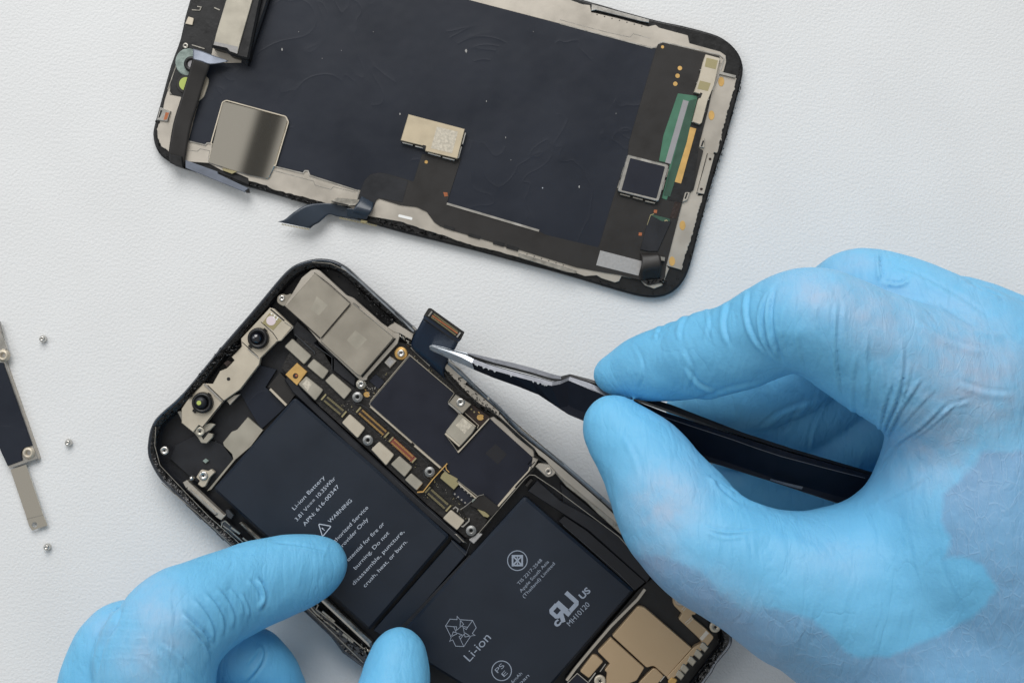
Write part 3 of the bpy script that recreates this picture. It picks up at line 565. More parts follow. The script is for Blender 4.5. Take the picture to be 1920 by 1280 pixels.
# ------------------------------------------------------------------ opened phone body
def build_phone():
    P = thing('phone', 'opened black smartphone body with two battery cells and logic board, lying under the gloved hands', 'phone', W(850, 950, 0))
    out = [(275, 838), (279, 810), (288, 788), (305, 770), (343, 735), (410, 654), (469, 586), (505, 543), (521, 524), (536, 508), (552, 496), (577, 487), (602, 484), (627, 488), (650, 500), (672, 520), (703, 548), (778, 614), (840, 674), (890, 722), (935, 760), (979, 806), (1057, 868), (1160, 958), (1250, 1042), (1340, 1130),
           (1366, 1172), (1374, 1196), (1369, 1215), (1344, 1246), (1321, 1282), (1190, 1440), (1150, 1476), (1105, 1490), (1050, 1478), (1000, 1440), (820, 1285), (757, 1322 - 25), (681, 1253), (620, 1195), (557, 1136), (500, 1090), (433, 1026), (376, 974), (348, 947), (312, 912), (300, 900), (287, 880), (277, 857)]
    out = [q for q in out if q != (757, 1297) and q != (820, 1285)]
    o2 = ccw(curve(out + [out[0]], 3)[:-1]); n = len(o2)
    def ar(q): return abs(sum(q[i - 1][0] * q[i][1] - q[i][0] * q[i - 1][1] for i in range(len(q))))
    def ins(d):
        q = inset(o2, d); return q if (ar(q) < ar(o2)) == (d > 0) else inset(o2, -d)
    zs = [(9, 0), (3, .5), (.6, 1.6), (0, 3), (0, 5.4), (1.2, 6.3), (3.2, 6.7), (4.2, 6.7), (5.2, 6.3), (6.5, 6.25), (15, 6.1), (17, 5.4), (18.5, 1.6)]
    V = []; F = []
    for d, z in zs:
        for p in (ins(d) if d else o2): w = W(p[0], p[1], 6.5); V.append((w[0], w[1], z * .001))
    for k in range(len(zs) - 1):
        for i in range(n): j = (i + 1) % n; F.append([k * n + i, k * n + j, (k + 1) * n + j, (k + 1) * n + i])
    F.append([(len(zs) - 1) * n + i for i in range(n)]); F.append(list(reversed(range(n))))
    fr = fixn(link_mesh('frame', V, F, ['rim', 'glue', 'tray'], P))
    for p in fr.data.polygons:
        c = p.index // n
        p.use_smooth = len(p.vertices) == 4
        if p.index < n * (len(zs) - 1): p.material_index = 0 if c < 9 else (1 if c < 11 else 2)
        else: p.material_index = 2
    # torn adhesive round the rim
    lft = [(552, 508), (500, 562), (440, 632), (400, 675), (355, 735), (300, 790), (288, 830), (296, 870), (330, 912), (390, 968), (450, 1020), (560, 1120), (690, 1240)]
    crumbs('adhesive_residue', lft, 12, 300, 6.1, 'glue', P, .6, 2.2, 2)
    crumbs('adhesive_clump', [(352, 742), (382, 700), (415, 665), (446, 648)], 12, 120, 6.3, 'glue', P, 1.4, 3.6, 4)
    crumbs('adhesive_shard', [(560, 502), (610, 500), (650, 520), (700, 566), (735, 598)], 12, 90, 5.9, 'glue', P, .8, 2.2, 5)
    crumbs('adhesive_clump', [(668, 545), (690, 562), (708, 585), (735, 605)], 9, 40, 6.2, 'black', P, 1.4, 3.4, 6)
    crumbs('bottom_adhesive', [(1352, 1190), (1350, 1220), (1320, 1256), (1285, 1300)], 10, 60, 6.2, 'glue', P, 1, 3, 8)
    strips('rim_line', [([(292, 800), (290, 835), (300, 872), (350, 925), (392, 968), (440, 1010), (500, 1068)], 1.0, 6.75, False), ([(303, 905), (372, 963), (430, 1018), (545, 1118)], 1.0, 6.9, False), ([(585, 491), (620, 494), (650, 508)], 1.0, 7.0, False)], 'edge', P, .3)
    prism('side_button', Z('S', (302, 292), (318, 300), (448, 420), (440, 432)), 5.2, 2.6, 'rim', P, bev=.2)
    prism('side_button', Z('S', (565, 538), (578, 545), (640, 600), (632, 610)), 5.2, 2.6, 'rim', P, bev=.2)
    # steel side on the right long edge, its bright reflection put into the colour
    strips('frame_side', [(curve([(640, 500), (672, 525), (700, 551), (740, 588), (776, 621)]), 3.5, 6.9, False)], 'railsteel', P, 1.2)
    prism('frame_side', [(838, 676), (845, 675), (892, 722), (937, 762), (980, 808), (1060, 871), (1165, 962), (1250, 1040), (1246, 1044), (1161, 967), (1057, 876), (977, 812), (932, 766), (888, 727), (838, 682)], 6.9, 5, 'railsteel', P, bev=.4)
    prism('inner_rail', Z('L', (590, 830), (640, 760), (770, 830), (900, 960)) + Z('M', (720, 0), (900, 130), (1130, 330), (1120, 390), (1050, 350), (830, 190), (700, 60)), 6.5, 3.5, 'beige', P, bev=.1)
    prism('inner_rail', Z('M', (1010, 410), (1060, 385), (1150, 450), (1540, 790), (1560, 860), (1510, 880), (1290, 700)), 5.4, 3.5, 'beige', P, bev=.15)
    prism('inner_rail', Z('M', (1140, 345), (1165, 330), (1600, 700), (1900, 960)) + [(1160, 972), (1160, 984), (1050, 893)] + Z('M', (1680, 910), (1600, 850), (1545, 770), (1110, 385)), 6.2, 3.5, 'beige', P, bev=.1)
    prism('inner_rail', [(1035, 880), (1048, 882), (1155, 975), (1180, 1004), (1175, 1012), (1120, 962), (1098, 940), (1062, 912)], 5.2, 3.5, 'edge', P, bev=.15)
    rg = random.Random(12); it = []
    def fleck(a, b, w, cnt, z):
        a, b = Vector(a), Vector(b)
        for _ in range(cnt):
            c = a + (b - a) * rg.random() + Vector((rg.uniform(-w, w), rg.uniform(-w, w))); L = rg.uniform(1.5, 6); an = .72 + rg.uniform(-.7, .7)
            it.append((rect((c.x, c.y), (c.x + L * math.cos(an), c.y + L * math.sin(an)), rg.uniform(.6, 2.2)), z + rg.random() * .1, z - .3))
    fleck((842, 702), (930, 775), 7, 46, 6.56); fleck((836, 690), (850, 720), 4, 12, 6.56); fleck((1000, 825), (1004, 832), 4, 5, 6.3); fleck((860, 740), (925, 772), 5, 22, 6.56)
    multi('sealant_fleck', it, 'hole', P, bev=0)
    strips('seal_line', [(Z('L', (600, 880), (650, 960), (760, 1080), (870, 1180)) + Z('M', (800, 160), (860, 230), (1000, 300), (1110, 385)), 2.4, 6.62, False), (Z('L', (0, 165), (210, 400), (240, 420)), 1.0, 7.0, False), (Z('M', (830, 0), (1120, 290), (1500, 620), (1900, 960)), 1.0, 6.95, False),
                         (Z('M', (1120, 390), (1545, 780), (1550, 850), (1630, 920), (1710, 950)), 2.4, 6.3, False)], 'hole', P, .1)
    strips('side_nick', [(Z('L', (215, 335), (255, 375)), 2.5, 7.1, False), (Z('L', (650, 740), (790, 845)), 2.4, 7.1, False), (Z('M', (985, 160), (1005, 180)), 3.5, 7.1, False)], 'steel', P, .5)
    # beige bracket under the rear camera module and its two covers
    prism('camera_bracket', rnd(Z('I', (590, 155), (640, 175), (960, 470), (1040, 500), (1380, 800), (1450, 850), (1530, 915), (1590, 925), (1600, 965)) + Z('J', (1475, 40), (1445, 150), (1080, 555), (1075, 590), (1000, 600), (940, 545), (500, 130)) + Z('I', (290, 620), (215, 600), (420, 260), (530, 170)), 1.5, 3), 6.1, 3.5, 'beige', P, bev=.1)
    prism('upper_rail', Z('I', (1440, 860), (1530, 790), (1770, 930), (1740, 1010), (1650, 960), (1600, 930), (1530, 915)), 6.2, 3.5, 'beige', P, bev=.15)
    crumbs('torn_gasket', Z('L', (90, 440), (140, 500), (190, 580)), 8, 16, 6.0, 'edge', P, 1, 3, 30)
    strips('bracket_gap', [(Z('I', (570, 200), (760, 345), (1005, 565)), 1.4, 6.7, False), (Z('I', (1040, 565), (1110, 620)), 2, 6.3, False), (Z('J', (1415, 90), (1385, 130), (1012, 555)), 3.4, 6.25, False), (Z('I', (230, 625), (500, 860), (640, 990)), 1.6, 6.2, False)], 'hole', P, .05)
    p1 = prism('camera_cover', rnd(Z('I', (580, 205), (1003, 572), (650, 985), (222, 605)), 1.5), 7.0, 5.5, 'bronze', P, bev=.12)
    p2 = prism('camera_cover', rnd(Z('I', (1038, 568), (1525, 975), (1500, 1010)) + Z('J', (1000, 545), (960, 530), (515, 125)), [1, 5, 5, 1, 1, 1]), 7.6, 5.5, 'bronze', P, bev=.18)
    strips('cover_edge', [(Z('I', (1045, 572), (1515, 965)), 1.1, 7.62, False)], 'steel', p2, .05)
    for pp, q, zz in ((p1, ((600, 480), (735, 590), (625, 715), (530, 640)), 7.02), (p2, ((1065, 890), (1205, 1000), (1085, 1130), (960, 1010)), 7.62)):
        prism('etched_patch', Z('I', *q), zz, zz - .1, 'satin', pp, bev=0)
    strips('gap_line', [(Z('I', (1005, 575), (655, 985)), 1.3, 7.05, False)], 'hole', P, .3)
    prism('screw_lug', rnd(Z('I', (130, 480), (190, 450), (240, 470), (290, 445), (305, 480), (215, 605), (170, 590), (120, 550)), 4), 6.0, 4, 'bronze', P, bev=.12)
    screw(P, *Z('I', (182, 505))[0], 5.6, 6.4)
    # dark moulded tray between camera module and board
    prism('moulding', Z('G', (1370, 700), (1420, 610), (1640, 800), (1600, 830), (1750, 960), (1900, 1100)) + Z('J', (930, 560), (935, 680), (870, 700), (640, 480), (620, 470), (420, 300), (180, 60)), 4.2, 1.8, 'tray', P, bev=.5)
    prism('moulding', Z('J', (455, 95), (660, 300), (660, 480), (935, 690), (950, 560), (510, 140)), 5.0, 3, 'tray', P, bev=.4)
    strips('moulding_edge', [(Z('J', (455, 175), (655, 320), (655, 470)), 1.2, 5.2, False), (Z('J', (210, 40), (440, 250), (450, 280)), 1.6, 4.8, False)], 'rim', P, .5)
    # front sensor strip: dot projector, camera and infrared camera in a nickel bracket
    st = prism('sensor_bracket', Z('G', (1050, 650), (1180, 512), (1215, 520), (1385, 680), (1275, 810), (1245, 815), (1095, 965), (1085, 1015)) + Z('h', (1080, 20), (910, 240), (760, 345), (575, 580), (540, 560), (490, 625), (385, 540), (385, 415), (440, 330), (580, 185), (665, 190), (730, 75), (790, 50), (830, 10)) + Z('G', (860, 985), (835, 955), (925, 860), (920, 790)), 5.9, 3.8, 'paleshield', P, bev=.15)
    strips('bracket_seam', [(Z('G', (1100, 640), (1205, 735), (1250, 800)), 1.4, 5.93, False), (Z('G', (930, 820), (1075, 955)), 1.6, 5.93, False), (Z('G', (1185, 525), (1310, 630)), 2.6, 5.93, False), (Z('h', (620, 200), (770, 345)), 1.2, 5.93, False), (Z('h', (770, 340), (575, 575)), 1.4, 5.95, False)], 'hole', st, .04)
    strips('bright_edge', [(Z('h', (590, 190), (745, 340)), 3.2, 6.3, False), (Z('G', (1310, 640), (1388, 690), (1278, 805)), 1.2, 6.05, False), (Z('G', (980, 880), (1080, 965)), 1.8, 6.1, False)], 'steel', st, .3)
    prism('light_sensor', Z('G', (1175, 560), (1290, 625), (1210, 715), (1110, 650)), 5.96, 5.8, 'olive', st, bev=.03)
    c = Z('G', (1190, 628))[0]; prism('sensor_window', circ(c[0], c[1], 9, 20), 6.0, 5.9, 'pinkish', st, bev=0)
    multi('solder_dot', [(circ(*Z('G', q)[0], 1.6, 8), 6.03, 5.9) for q in [(1195, 568), (1222, 585), (1248, 603), (1215, 600), (1240, 618)]], 'white', st, bev=0)
    for k, q, dot in (('G', (1068, 787), None), ('h', (565, 360), 'lime')):
        c = Z(k, q)[0]
        L = lathe('lens_barrel', c[0], c[1], [(.01, 6.5), (10.5, 6.5), (14, 7.5), (17, 7.6), (19.5, 7.0), (20.5, 5.8)], 'black', st, 36)
        d = Vector((.669, -.743))
        prism('barrel_wing', rect(Vector(c) - d * 23, Vector(c) + d * 23, 7), 6.5, 5.8, 'black', L, bev=.1)
        lathe('lens', c[0] - (4 if not dot else 3), c[1], [(.01, 7.9), (4, 7.8), (8, 7.5), (12, 6.9), (14, 6.3)] if not dot else [(.01, 8.0), (6, 7.9), (11, 7.5), (13, 6.6)], 'glass' if not dot else 'tray', L, 32)
        if dot:
            c2 = (c[0] - 5, c[1]); prism('lime_dot', circ(c2[0], c2[1], 4.3, 16), 8.06, 7.9, 'lime', L, bev=.03)
    c = Z('G', (808, 1152))[0]; prism('bore', circ(c[0], c[1], 3.4, 14), 5.93, 5.8, 'hole', st, bev=0)
    prism('copper_contact', Z('G', (765, 1010), (800, 985), (835, 1000), (795, 1040)), 6.0, 5.6, 'pcbbrown', st, bev=0)
    prism('bracket_tab', rnd(Z('h', (860, 290), (915, 280), (820, 380), (790, 340)), 1), 4.6, 3.5, 'beige', P, bev=.1)
    hk = prism('hook_bracket', rnd(Z('h', (480, 610), (560, 560), (640, 540), (690, 555), (620, 630), (670, 640), (665, 670), (610, 725), (560, 720), (530, 670)), 2), 4.9, 3.5, 'satin', P, bev=.15)
    prism('hook_slot', Z('h', (565, 660), (590, 630), (640, 600), (620, 640), (580, 690)), 4.93, 4.8, 'hole', hk, bev=0)
    screw(P, *Z('h', (550, 617))[0], 9, 5.5, 'satin')
    prism('hook_tab', rnd(Z('h', (345, 440), (370, 430), (430, 480), (390, 530), (360, 470)), 1.5), 5.6, 3.5, 'edge', P, bev=.15)
    screw(P, *Z('h', (230, 790))[0], 8.2, 5.6)
    # floor pieces
    prism('floor_plate', Z('h', (980, 488), (1118, 606), (1010, 750), (870, 870), (650, 1140), (608, 1155), (850, 865), (840, 820), (765, 745), (758, 715), (835, 620), (885, 600)), 3.2, 1.8, 'satin', P, bev=.08)
    prism('floor_tape', Z('h', (1160, 215), (1270, 85), (1430, 260), (1340, 380)), 3.6, 1.8, 'flex', P, bev=.08)
    prism('floor_tape', Z('h', (1080, 20), (1240, 60), (1140, 220), (1330, 390), (1100, 600), (900, 250)), 2.6, 1.8, 'foil', P, bev=.05)
    prism('floor_tape', Z('h', (330, 740), (520, 640), (760, 740), (850, 865), (620, 1140), (480, 1040), (280, 860)), 2.7, 1.8, 'tray', P, bev=.08)
    prism('metal_slip', rect(Z('h', (1180, 235))[0], Z('h', (1328, 382))[0], 4.5), 4.0, 3.4, 'paleshield', P, bev=.05)
    prism('vent_piece', Z('h', (575, 880), (600, 860), (630, 880), (600, 905)), 3.4, 2.5, 'clear', P, bev=.1)
    lb = prism('lower_lug', rnd(Z('h', (515, 1030), (560, 960), (620, 975), (650, 955), (685, 985), (640, 1030), (600, 1110), (570, 1120), (530, 1090), (550, 1060)), 2), 5.2, 3.5, 'paleshield', P, bev=.15)
    screw(P, *Z('h', (580, 1015))[0], 8.5, 5.7)
    c = Z('h', (470, 1040))[0]; lathe('rivet_head', c[0], c[1], [(.01, 6.8), (3, 6.7), (5, 6.2), (5.5, 5)], 'steel', P, 18)
    # left rails
    rr = prism('side_rail', rnd(Z('S', (285, 110), (320, 90), (640, 390), (655, 380), (650, 400), (615, 435), (575, 410), (310, 155)), 1), 6.4, 4, 'beige', P, bev=.15)
    strips('rail_ridge', [(Z('S', (345, 165), (575, 375)), 3.6, 6.9, False)], 'steel', rr, .5)
    strips('rail_shadow_gap', [(Z('S', (325, 150), (320, 170), (560, 390), (585, 385)), 1.6, 6.45, False)], 'hole', rr, .05)
    rc = prism('key_flex', rnd(Z('S', (650, 345), (680, 340), (725, 390), (700, 430), (660, 400)), 2), 5.4, 3, 'rim', P, bev=.15)
    prism('gold_rail', Z('S', (765, 460), (790, 450), (960, 600), (920, 620)), 4.8, 2.5, 'edge', P, bev=.5)
    prism('rail_block', rnd(Z('S', (600, 450), (640, 430), (780, 545), (770, 560), (700, 530), (850, 640), (800, 640), (640, 510)), 1), 6.2, 4, 'rim', P, bev=.2)
    strips('rail_line', [(Z('S', (615, 500), (625, 450), (650, 440), (690, 475)), 1.6, 6.6, False), (Z('S', (700, 495), (775, 550)), 3, 6.5, False), (Z('S', (630, 480), (690, 520), (800, 620)), 1.6, 6.4, False), (Z('S', (800, 585), (850, 625)), 2.4, 6.5, False)], 'edge', P, .4)
    prism('gold_rail', Z('T', (1325, 350), (1350, 345), (1600, 580), (1610, 620), (1590, 620), (1330, 375)), 5.6, 2.5, 'steel', P, bev=.7)
    prism('side_rail', Z('T', (1245, 395), (1290, 375), (1600, 660), (1580, 690), (1560, 690)), 6.3, 4, 'rim', P, bev=.2)
    strips('rail_line', [(Z('T', (1285, 385), (1330, 440), (1440, 530)), 2.4, 6.6, False), (Z('T', (1310, 370), (1340, 400), (1330, 420), (1420, 490), (1560, 610)), 1.8, 6.4, False), (Z('T', (1460, 540), (1510, 580)), 4, 6.6, False), (Z('T', (1360, 430), (1420, 480)), 3.5, 6.6, False), (Z('T', (1270, 395), (1560, 680)), 1.3, 6.7, False)], 'edge', P, .4)
    crumbs('adhesive_clump', Z('T', (1330, 450), (1400, 500), (1480, 570), (1560, 640)), 8, 60, 6.4, 'glue', P, 1, 3, 14)
    crumbs('rail_bits', Z('T', (1540, 590), (1590, 630)), 10, 22, 6.0, 'edge', P, 1, 3, 15)
    # ---------------- batteries
    b1 = prism('battery_cell', rnd([(552, 745), (700, 874), (843, 1006), (692, 1182), (399, 917)], [7, 0, 7, 6, 7]), 6.0, 1.7, 'cell', P, bev=.7)
    b2 = prism('battery_cell', rnd([(984, 930), (1189, 1107), (975, 1352), (736, 1203)], [8, 5, 7, 8]), 6.0, 1.7, 'cell', P, bev=.7)
    for b, dd in ((b1, 0), (b2, 1)):
        for p in b.data.polygons: p.use_smooth = False
    prism('pull_tape', [(849, 1012), (877, 1036), (733, 1202), (700, 1181)], 4.7, 1.8, 'cell', P, bev=.15)
    prism('pull_tape', [(727, 1200), (880, 1040), (888, 1044), (736, 1210)], 5.0, 1.8, 'tray', P, bev=.1)
    prism('side_tape', Z('P', (1140, -10), (1190, -60), (1370, 60), (1840, 470), (1750, 545)), 4.6, 1.8, 'tray', P, bev=.2)
    prism('side_cover', Z('N', (1600, 390), (1715, 255), (1990, 500)) + Z('P', (1560, 40), (1920, 330), (1850, 480), (1380, 60)), 5.2, 1.8, 'tray', P, bev=.2)
    prism('foam_block', Z('N', (1560, 320), (1635, 235), (1665, 255), (1590, 345)), 5.2, 3, 'flex', P, bev=.15)
    strips('cover_line', [(Z('N', (1010, 885), (1560, 240), (1620, 190), (1680, 195), (1920, 355)) + [(1160, 1005), (1200, 1050)], 1.2, 5.6, False)], 'edge', P, .2)
    prism('floor_tape', [(1050, 905), (1180, 1012), (1330, 1140), (1290, 1190), (1200, 1100), (1060, 970)], 3.2, 1.8, 'tray', P, bev=.1)
    prism('edge_spacer', Z('N', (720, 905), (745, 900), (850, 1005), (830, 1010)), 5.4, 3, 'edge', P, bev=.3)
    prism('grey_pad', rnd(Z('N', (890, 970), (1010, 885), (1055, 905), (950, 1020)), 2), 5.3, 3, 'dull', P, bev=.15)
    strips('battery_seam', [([(882, 1016), (873, 1040), (846, 1012)], 1.0, 5.3, False), (Z('P', (1175, 15), (1620, 400), (1745, 530)), .9, 4.9, False), ([(741, 900), (843, 990), (875, 1018)], 1.1, 4.9, False)], 'rim', P, .1)
    T1 = [("Li-ion Battery", (345, 460), (622, 168), 7.2), ("3.81 V=== 10.35Whr", (370, 560), (718, 178), 7.2), ("APN: 616-00347", (440, 605), (752, 250), 7.2), ("WARNING", (666, 578), (866, 378), 7.2),
          ("Authorized Service", (664, 806), (1012, 440), 7.2), ("Provider Only", (759, 816), (1012, 545), 7.2), ("Potential for fire or", (812, 943), (1158, 585), 7.2), ("burning. Do not", (897, 995), (1200, 668), 7.2),
          ("disassemble, puncture,", (882, 1135), (1335, 655), 7.2), ("crush, heat, or burn.", (982, 1155), (1362, 745), 7.2)]
    for s, a, b, hp in T1: text('printed_text', s, Z('O', a)[0], Z('O', b)[0], hp, 6.03, 'ink', b1, bold=-.004)
    tri = Z('O', (562, 583), (676, 603), (598, 697)); strips('warning_triangle', [(rnd(tri, 3, 3), 1.7, 6.03, True)], 'ink', b1, .02)
    text('printed_text', "!", Z('O', (612, 645))[0], Z('O', (620, 636))[0], 7, 6.03, 'ink', b1, bold=.01)
    T2 = [("TIS 2217-2548", (825, 497), (1012, 300), 6.2), ("Apple South Asia", (842, 556), (1066, 312), 6.2), ("(Thailand) Limited", (866, 600), (1114, 328), 6.2), ("MH10120", (1232, 826), (1393, 655), 10), ("Li-ion", (430, 1110), (603, 920), 17.5),
          ("PS", (655, 1200), (710, 1145), 9.5), ("E", (705, 1230), (735, 1200), 8.5), ("6mAh", (775, 1282), (852, 1206), 6.5), ("Japan", (795, 1335), (908, 1222), 6.5)]
    for s, a, b, hp in T2: text('printed_text', s, Z('P', a)[0], Z('P', b)[0], hp, 6.03, 'inkdim', b2, bold=-.002)
    for s, a, b, hp, bo in [("c", (1130, 835), (1165, 795), 16, .03), ("US", (1332, 612), (1400, 545), 12, .03)]: text('printed_text', s, Z('P', a)[0], Z('P', b)[0], hp, 6.03, 'inkdim', b2, bold=bo)
    c = Z('P', (811, 300))[0]; c2 = Z('P', (685, 1180))[0]
    strips('round_mark', [(circ(c[0], c[1], 18.4, 40), 1.6, 6.03, True), (circ(c2[0], c2[1], 18.4, 40), 1.6, 6.03, True)], 'inkdim', b2, .02)
    s = 9.0; A = [(c[0] - s, c[1] - s), (c[0] + s, c[1] - s), (c[0] + s, c[1] + s), (c[0] - s, c[1] + s)]
    strips('square_mark', [(A, 3.2, 6.03, True), ([A[0], A[2]], 2.8, 6.035, False), ([A[1], A[3]], 2.8, 6.04, False), ([(c[0], c[1] - s), (c[0], c[1] - 3)], 2, 6.045, False), ([(c[0], c[1] + s), (c[0], c[1] + 3)], 2, 6.045, False)], 'inkdim', b2, .02)
    def loc(u, v): return Z('Q', (256 + u * .669 - v * .743, 567 - u * .743 - v * .669))[0]     # v up
    sc = 160
    U_ = lambda *p: [loc(a * sc, b * sc) for a, b in p]
    strips('joined_letter_mark', [(U_((.72, 1.0), (.72, .12), (.80, .0 + .12), (1.36, .12), (1.45, .2), (1.45, 1.0)), 8.2, 6.03, False), (U_((.60, .93), (.16, .93), (.08, .84), (.08, .50), (.16, .42), (.60, .42)), 7.6, 6.035, False), (U_((.40, .42), (.12, -.02)), 8.0, 6.04, False), (U_((.64, .98), (.64, -.02)), 8.0, 6.045, False)], 'inkdim', b2, .02)
    # three chasing arrows drawn as outlines
    c = Vector(Z('P', (357, 862))[0]); items = []
    base_ = [(-.50, .24), (-.20, .76), (.20, .76), (.37, .46), (.51, .54), (.36, .06), (-.09, .19), (.06, .28), (-.01, .40), (-.22, .08)]
    for k in range(3):
        a = -2 * math.pi * k / 3 + .15; q = []
        for x, y in base_:
            u = (x * math.cos(a) - y * math.sin(a)) * 38; v = (x * math.sin(a) + y * math.cos(a)) * 38; q.append((c.x + u * .669 - v * .743, c.y - u * .743 - v * .669))
        items.append((q, 1.1, 6.03, True)); items.append(([q[8], q[1]], 1.0, 6.035, False))
    strips('recycling_mark', items, 'inkdim', b2, .02)
    # ---------------- logic board
    B = prism('logic_board', [(527, 690), (545, 655), (560, 630), (600, 655), (672, 712), (706, 690), (745, 640), (768, 645), (850, 705), (905, 768), (935, 778), (1003, 862), (1003, 880), (935, 957), (893, 1012), (872, 1006), (800, 945), (690, 842), (600, 762), (575, 735)], 4.3, 1.8, 'pcb', P, bev=.05)
    prism('board_border', [(543, 700), (570, 735), (590, 756), (690, 848), (800, 948), (872, 1012), (862, 1020), (785, 955), (680, 860), (590, 775), (548, 735), (533, 712)], 4.8, 1.8, 'tray', P, bev=.3)
    SH = [('J', [(85, 190), (180, 95), (410, 300), (320, 405)], 'satin', 5.4), ('J', [(355, 425), (435, 335), (620, 480), (545, 585)], 'satin', 5.4), ('J', [(570, 600), (660, 510), (895, 710), (800, 825)], 'satin', 5.4),
          ('J', [(250, 640), (345, 545), (552, 710), (455, 840)], 'satin', 5.4), ('K', [(132, 335), (228, 230), (415, 400), (322, 522)], 'paleshield', 5.6), ('K', [(484, 655), (582, 560), (762, 720), (665, 850)], 'paleshield', 5.8),
          ('K', [(718, 832), (825, 732), (982, 868), (885, 988)], 'satin', 5.6), ('K', [(887, 1020), (965, 938), (1110, 1058), (1032, 1150)], 'satin', 5.6), ('N', [(577, 712), (675, 610), (842, 742), (748, 856)], 'paleshield', 5.6)]
    for k, q, m, z in SH:
        base = rnd(Z(k, *q), 3.2)
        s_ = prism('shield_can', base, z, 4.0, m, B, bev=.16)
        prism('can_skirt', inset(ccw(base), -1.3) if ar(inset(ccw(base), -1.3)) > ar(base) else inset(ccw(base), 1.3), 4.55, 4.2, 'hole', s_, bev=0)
    prism('etched_patch', Z('J', (300, 640), (350, 580), (415, 640), (365, 720)), 5.43, 5.3, 'code', B, bev=0)
    gp = prism('gold_plate', Z('J', (95, 525), (235, 385), (357, 492), (235, 655)), 5.2, 4.0, 'gold', B, bev=.1)
    c = Z('J', (218, 540))[0]; prism('bore', circ(c[0], c[1], 5.2, 18), 5.24, 5.1, 'pcbbrown', gp, bev=0); prism('bore_edge', circ(c[0] + 1.6, c[1] - .5, 2.4, 12), 5.27, 5.2, 'copper', gp, bev=0)
    connector(B, Z('J', (555, 795))[0], Z('J', (800, 1000))[0], 14, 5.0, 'pcb', 'olive', 'olive')
    connector(B, Z('K', (335, 180))[0], Z('K', (672, 480))[0], 13, 5.2, 'pcbbrown', 'gold', 'olive', 1.9)
    connector(B, Z('K', (725, 535))[0], Z('K', (1000, 785))[0], 12, 5.2, 'red', 'gold', 'olive', 1.9)
    connector(B, Z('N', (395, 370))[0], Z('N', (645, 592))[0], 15, 4.9, 'pcb', 'olive', 'olive')
    for k, q in (('J', (960, 795)), ('K', (445, 545)), ('K', (1188, 925)), ('N', (917, 862))):
        c = Z(k, q)[0]; standoff(B, c[0], c[1], 10, 6.1)
    c = Z('J', (1483, 270))[0]; lathe('gold_washer', c[0], c[1], [(6, 5.0), (11.5, 5.0), (12.2, 4.8), (12.2, 4.2)], 'gold', B, 32); screw(B, c[0], c[1], 7, 5.5)
    c = Z('J', (1003, 640))[0]; lathe('lug_ring', c[0], c[1], [(5, 5.6), (8.6, 5.6), (9.6, 5.3), (9.8, 4.2)], 'satin', B, 28); screw(B, c[0], c[1], 6.5, 6.0)
    tp = prism('tiny_can', Z('J', (1280, 380), (1350, 300), (1430, 360), (1350, 450)), 5.1, 4, 'steel', B, bev=.1); prism('can_lid', Z('J', (1310, 375), (1350, 330), (1395, 365), (1350, 420)), 5.13, 5.0, 'dull', tp, bev=0)
    prism('small_chip', Z('J', (1100, 600), (1180, 520), (1290, 610), (1210, 700)), 4.9, 4.2, 'chip', B, bev=.06)
    def apple(k, q, s, z):
        c = Vector(Z(k, q)[0]); pts = []
        for i in range(28):
            a = 2 * math.pi * i / 28; r = s * (1 - .16 * math.exp(-((math.cos(a + math.pi / 2) - 1) ** 2) * 14) * 1 - .08 * math.exp(-((math.cos(a - math.pi / 2) - 1) ** 2) * 14)); x, y = r * math.cos(a), r * math.sin(a) * .95
            if a < .45 or a > 2 * math.pi - .45: x -= s * .28 * (1 - abs(math.sin(a)) / .45)
            pts.append((c.x + x, c.y + y))
        leaf = [(c.x - .15 * s, c.y - 1.05 * s), (c.x - .55 * s, c.y - 1.2 * s), (c.x - .75 * s, c.y - 1.6 * s), (c.x - .3 * s, c.y - 1.5 * s)]
        multi('gold_emblem', [(pts, z, z - .1), (leaf, z, z - .1)], 'gold', B, bev=0)
    apple('J', (1075, 762), 6.0, 4.42)
    # small surface parts scattered over the free board areas
    rg = random.Random(3); parts_ = {'olive': [], 'hole': [], 'steel': []}
    def scatter(a, b, w, cnt):
        a, b = Vector(a), Vector(b); d = (b - a).normalized(); nn = Vector((-d.y, d.x))
        for _ in range(cnt):
            c = a + (b - a) * rg.random() + nn * rg.uniform(-w, w); L = rg.uniform(1.0, 2.8)
            k = rg.choice(['olive', 'hole', 'hole', 'steel', 'hole']); e = d if rg.random() < .6 else nn
            parts_[k].append((rect(c, c + e * L * (.5 if k == 'steel' else 1), L * .45), 4.3 + rg.uniform(.1, .35), 4.1))
    scatter((735, 705), (700, 745), 12, 110); scatter((690, 790), (850, 935), 4, 130); scatter((665, 800), (810, 935), 5, 90); scatter((850, 935), (885, 985), 14, 70); scatter((640, 745), (660, 775), 9, 22); scatter((775, 668), (850, 735), 4, 40); scatter((760, 935), (800, 940), 8, 20); scatter((840, 880), (900, 940), 5, 30)
    parts_['steel'] += [(rect((x, y), (x + 1.5, y + 1.4), 1.2), 4.6, 4.1) for x, y in [(700 + rg.uniform(-14, 14), 728 + rg.uniform(-14, 14)) for _ in range(14)]]
    for k, v in parts_.items(): multi('surface_component', v, k, B, bev=0)
    strips('board_line', [(Z('J', (900, 830), (920, 870), (1000, 880), (1080, 930), (1130, 980), (1240, 1060), (1420, 1230)), .9, 4.45, False), (Z('K', (680, 390), (860, 540), (1020, 680), (1160, 820), (1160, 870), (1110, 910), (1120, 980), (1190, 1030)), .9, 4.45, False), (Z('K', (200, 180), (330, 260), (480, 400), (640, 530)), .8, 4.45, False)], 'rim', B, .08)
